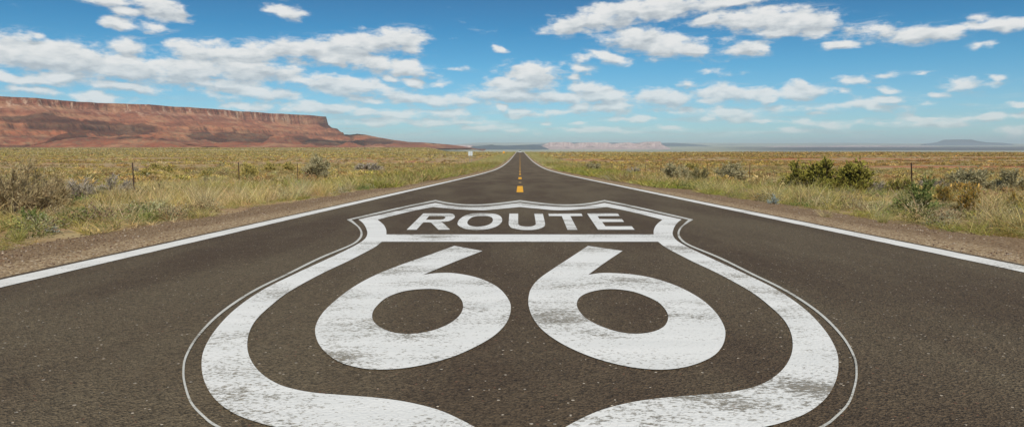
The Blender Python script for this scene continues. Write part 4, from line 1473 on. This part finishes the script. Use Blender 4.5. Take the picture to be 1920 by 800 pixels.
def bevel_box(bm, c, s, bev, rot=None):
    vs = box(bm, c, s, rot)
    es = list({e for v in vs for e in v.link_edges})
    bmesh.ops.bevel(bm, geom=es, offset=bev, segments=2, affect='EDGES')


ySg = 195.0
xSg = math.tan(px_azel(882, 288)[0]) * ySg
gz = float(ground_z(xSg, ySg))
sgn = empty('road_sign', (xSg, ySg, gz), label='white twin-panel road sign on posts in the scrub left of the road', cat='sign')
zc = CAM_Z + px_azel(882, 288)[1] * ySg - gz
for dx_ in (-.29, .29):
    bm = bmesh.new(); bevel_box(bm, (dx_, 0, zc), (.53, .02, 1.12), .006)
    bm_obj('panel', bm, m_signw, sgn)
    bm = bmesh.new(); box(bm, (dx_, .035, zc / 2 - .1), (.06, .045, zc + .2 + .9)); bm_obj('post', bm, m_galv, sgn)
for dz_ in (-.3, .3):
    bm = bmesh.new(); box(bm, (0, .075, zc + dz_), (.9, .03, .05)); bm_obj('cross_bar', bm, m_galv, sgn)

yW = 360.0
xW = math.tan(px_azel(944.6, 285)[0]) * yW
gz = float(ground_z(xW, yW))
wsn = empty('warning_sign', (xW, yW, gz), label='small yellow diamond warning sign beside the far road', cat='sign')
zc = CAM_Z + px_azel(944.6, 285.4)[1] * yW - gz
bm = bmesh.new(); bevel_box(bm, (0, 0, zc), (.86, .02, .86), .006, Matrix.Rotation(math.pi / 4, 4, 'Y')); bm_obj('panel', bm, m_signy, wsn)
bm = bmesh.new(); box(bm, (0, .035, zc / 2 - .1), (.06, .045, zc + .7)); bm_obj('post', bm, m_galv, wsn)

# ---------------------------------------------------------------- white pickup on the crest
m_car, t, out = material('white_car_paint'); pbsdf(t, out, (.80, .81, .80), .3, .5)
m_glass, t, out = material('dark_glass'); pbsdf(t, out, (.03, .04, .05), .08, .6)
m_tyre, t, out = material('tyre_rubber'); pbsdf(t, out, (.025, .025, .025), .85, .2)
m_rim, t, out = material('rim_metal'); pbsdf(t, out, (.5, .5, .5), .35, .5, metal=.8)
m_lamp, t, out = material('lamp_lens'); pbsdf(t, out, (.8, .8, .78), .15, .6)
yC, xC = 655.0, -0.1
car = empty('pickup_truck', (xC, yC, float(P(yC))), label='white pickup truck coming over the far crest of the road', cat='truck')


def prism(name, prof, wdt, mat, parent, taper=1.0, ztap=None, bev=.03):
    """side profile (y, z) pushed across x; vertices above ztap drawn in by taper"""
    bm = bmesh.new()
    f = [bm.verts.new((-wdt / 2 * (taper if ztap and q[1] > ztap else 1), q[0], q[1])) for q in prof]
    g = [bm.verts.new((wdt / 2 * (taper if ztap and q[1] > ztap else 1), q[0], q[1])) for q in prof]
    bm.faces.new(f); bm.faces.new(list(reversed(g)))
    for i in range(len(prof)):
        j = (i + 1) % len(prof)
        bm.faces.new((f[j], f[i], g[i], g[j]))
    bmesh.ops.recalc_face_normals(bm, faces=bm.faces)
    bmesh.ops.bevel(bm, geom=list(bm.edges), offset=bev, segments=2, affect='EDGES')
    return bm_obj(name, bm, mat, parent)


body = prism('body', [(-2.75, .45), (-2.75, .95), (-2.6, 1.12), (-1.35, 1.22), (-1.35, 1.0), (2.75, 1.0), (2.75, .5), (2.3, .38), (-2.3, .38)], 1.95, m_car, car)
prism('cab', [(-1.38, 1.15), (-.72, 1.86), (.75, 1.88), (.98, 1.15)], 1.84, m_car, car, .84, 1.5)
prism('cargo_bed', [(1.0, 1.0), (1.0, 1.28), (2.74, 1.28), (2.74, 1.0)], 1.90, m_car, car)
bm = bmesh.new()
vs = [bm.verts.new(v) for v in ((-.80, -1.33, 1.24), (.80, -1.33, 1.24), (.70, -.79, 1.82), (-.70, -.79, 1.82))]
bm.faces.new(vs)
bmesh.ops.solidify(bm, geom=bm.faces[:], thickness=.02)
bmesh.ops.translate(bm, vec=(0, -.035, .03), verts=bm.verts)
bm_obj('windscreen', bm, m_glass, car)
bm = bmesh.new(); bevel_box(bm, (0, -2.76, .84), (1.15, .04, .24), .015); bm_obj('grille', bm, m_rim, car)
bm = bmesh.new(); bevel_box(bm, (0, -2.80, .56), (1.9, .16, .18), .04); bm_obj('bumper', bm, m_rim, car)
for sx in (-1, 1):
    bm = bmesh.new(); bevel_box(bm, (sx * .78, -2.74, .88), (.30, .08, .20), .02); bm_obj('headlight', bm, m_lamp, car)
    bm = bmesh.new(); bevel_box(bm, (sx * 1.08, -.95, 1.32), (.20, .08, .22), .02); bm_obj('mirror', bm, m_black, car)
    bm = bmesh.new(); bevel_box(bm, (sx * .885, -.05, 1.5), (.02, 1.25, .42), .005, Matrix.Rotation(-sx * .19, 4, 'Y')); bm_obj('side_window', bm, m_glass, car)
    for yy_ in (-1.75, 1.75):
        bm = bmesh.new()
        cyl(bm, (sx * .72, yy_, .39), (sx * .98, yy_, .39), .39, n=24)
        wh = bm_obj('wheel', bm, m_tyre, car)
        bm = bmesh.new()
        cyl(bm, (sx * .96, yy_, .39), (sx * .992, yy_, .39), .23, n=20)
        bm_obj('rim', bm, m_rim, wh)

# ---------------------------------------------------------------- haze
m_haze = bpy.data.materials.new('haze_air')
m_haze.use_nodes = True
t = NT(m_haze.node_tree); t.n.clear()
out = t.new('ShaderNodeOutputMaterial')
pv = t.new('ShaderNodeVolumePrincipled')
pv.inputs['Color'].default_value = (.76, .90, 1.0, 1)
pv.inputs['Density'].default_value = 3.4e-5
pv.inputs['Anisotropy'].default_value = 0.1
t.l.new(pv.outputs[0], out.inputs['Volume'])
bm = bmesh.new()
box(bm, (0, 0, 60), (92500, 92500, 520))
o = bm_obj('haze', bm, m_haze)
tag(o, kind='stuff')
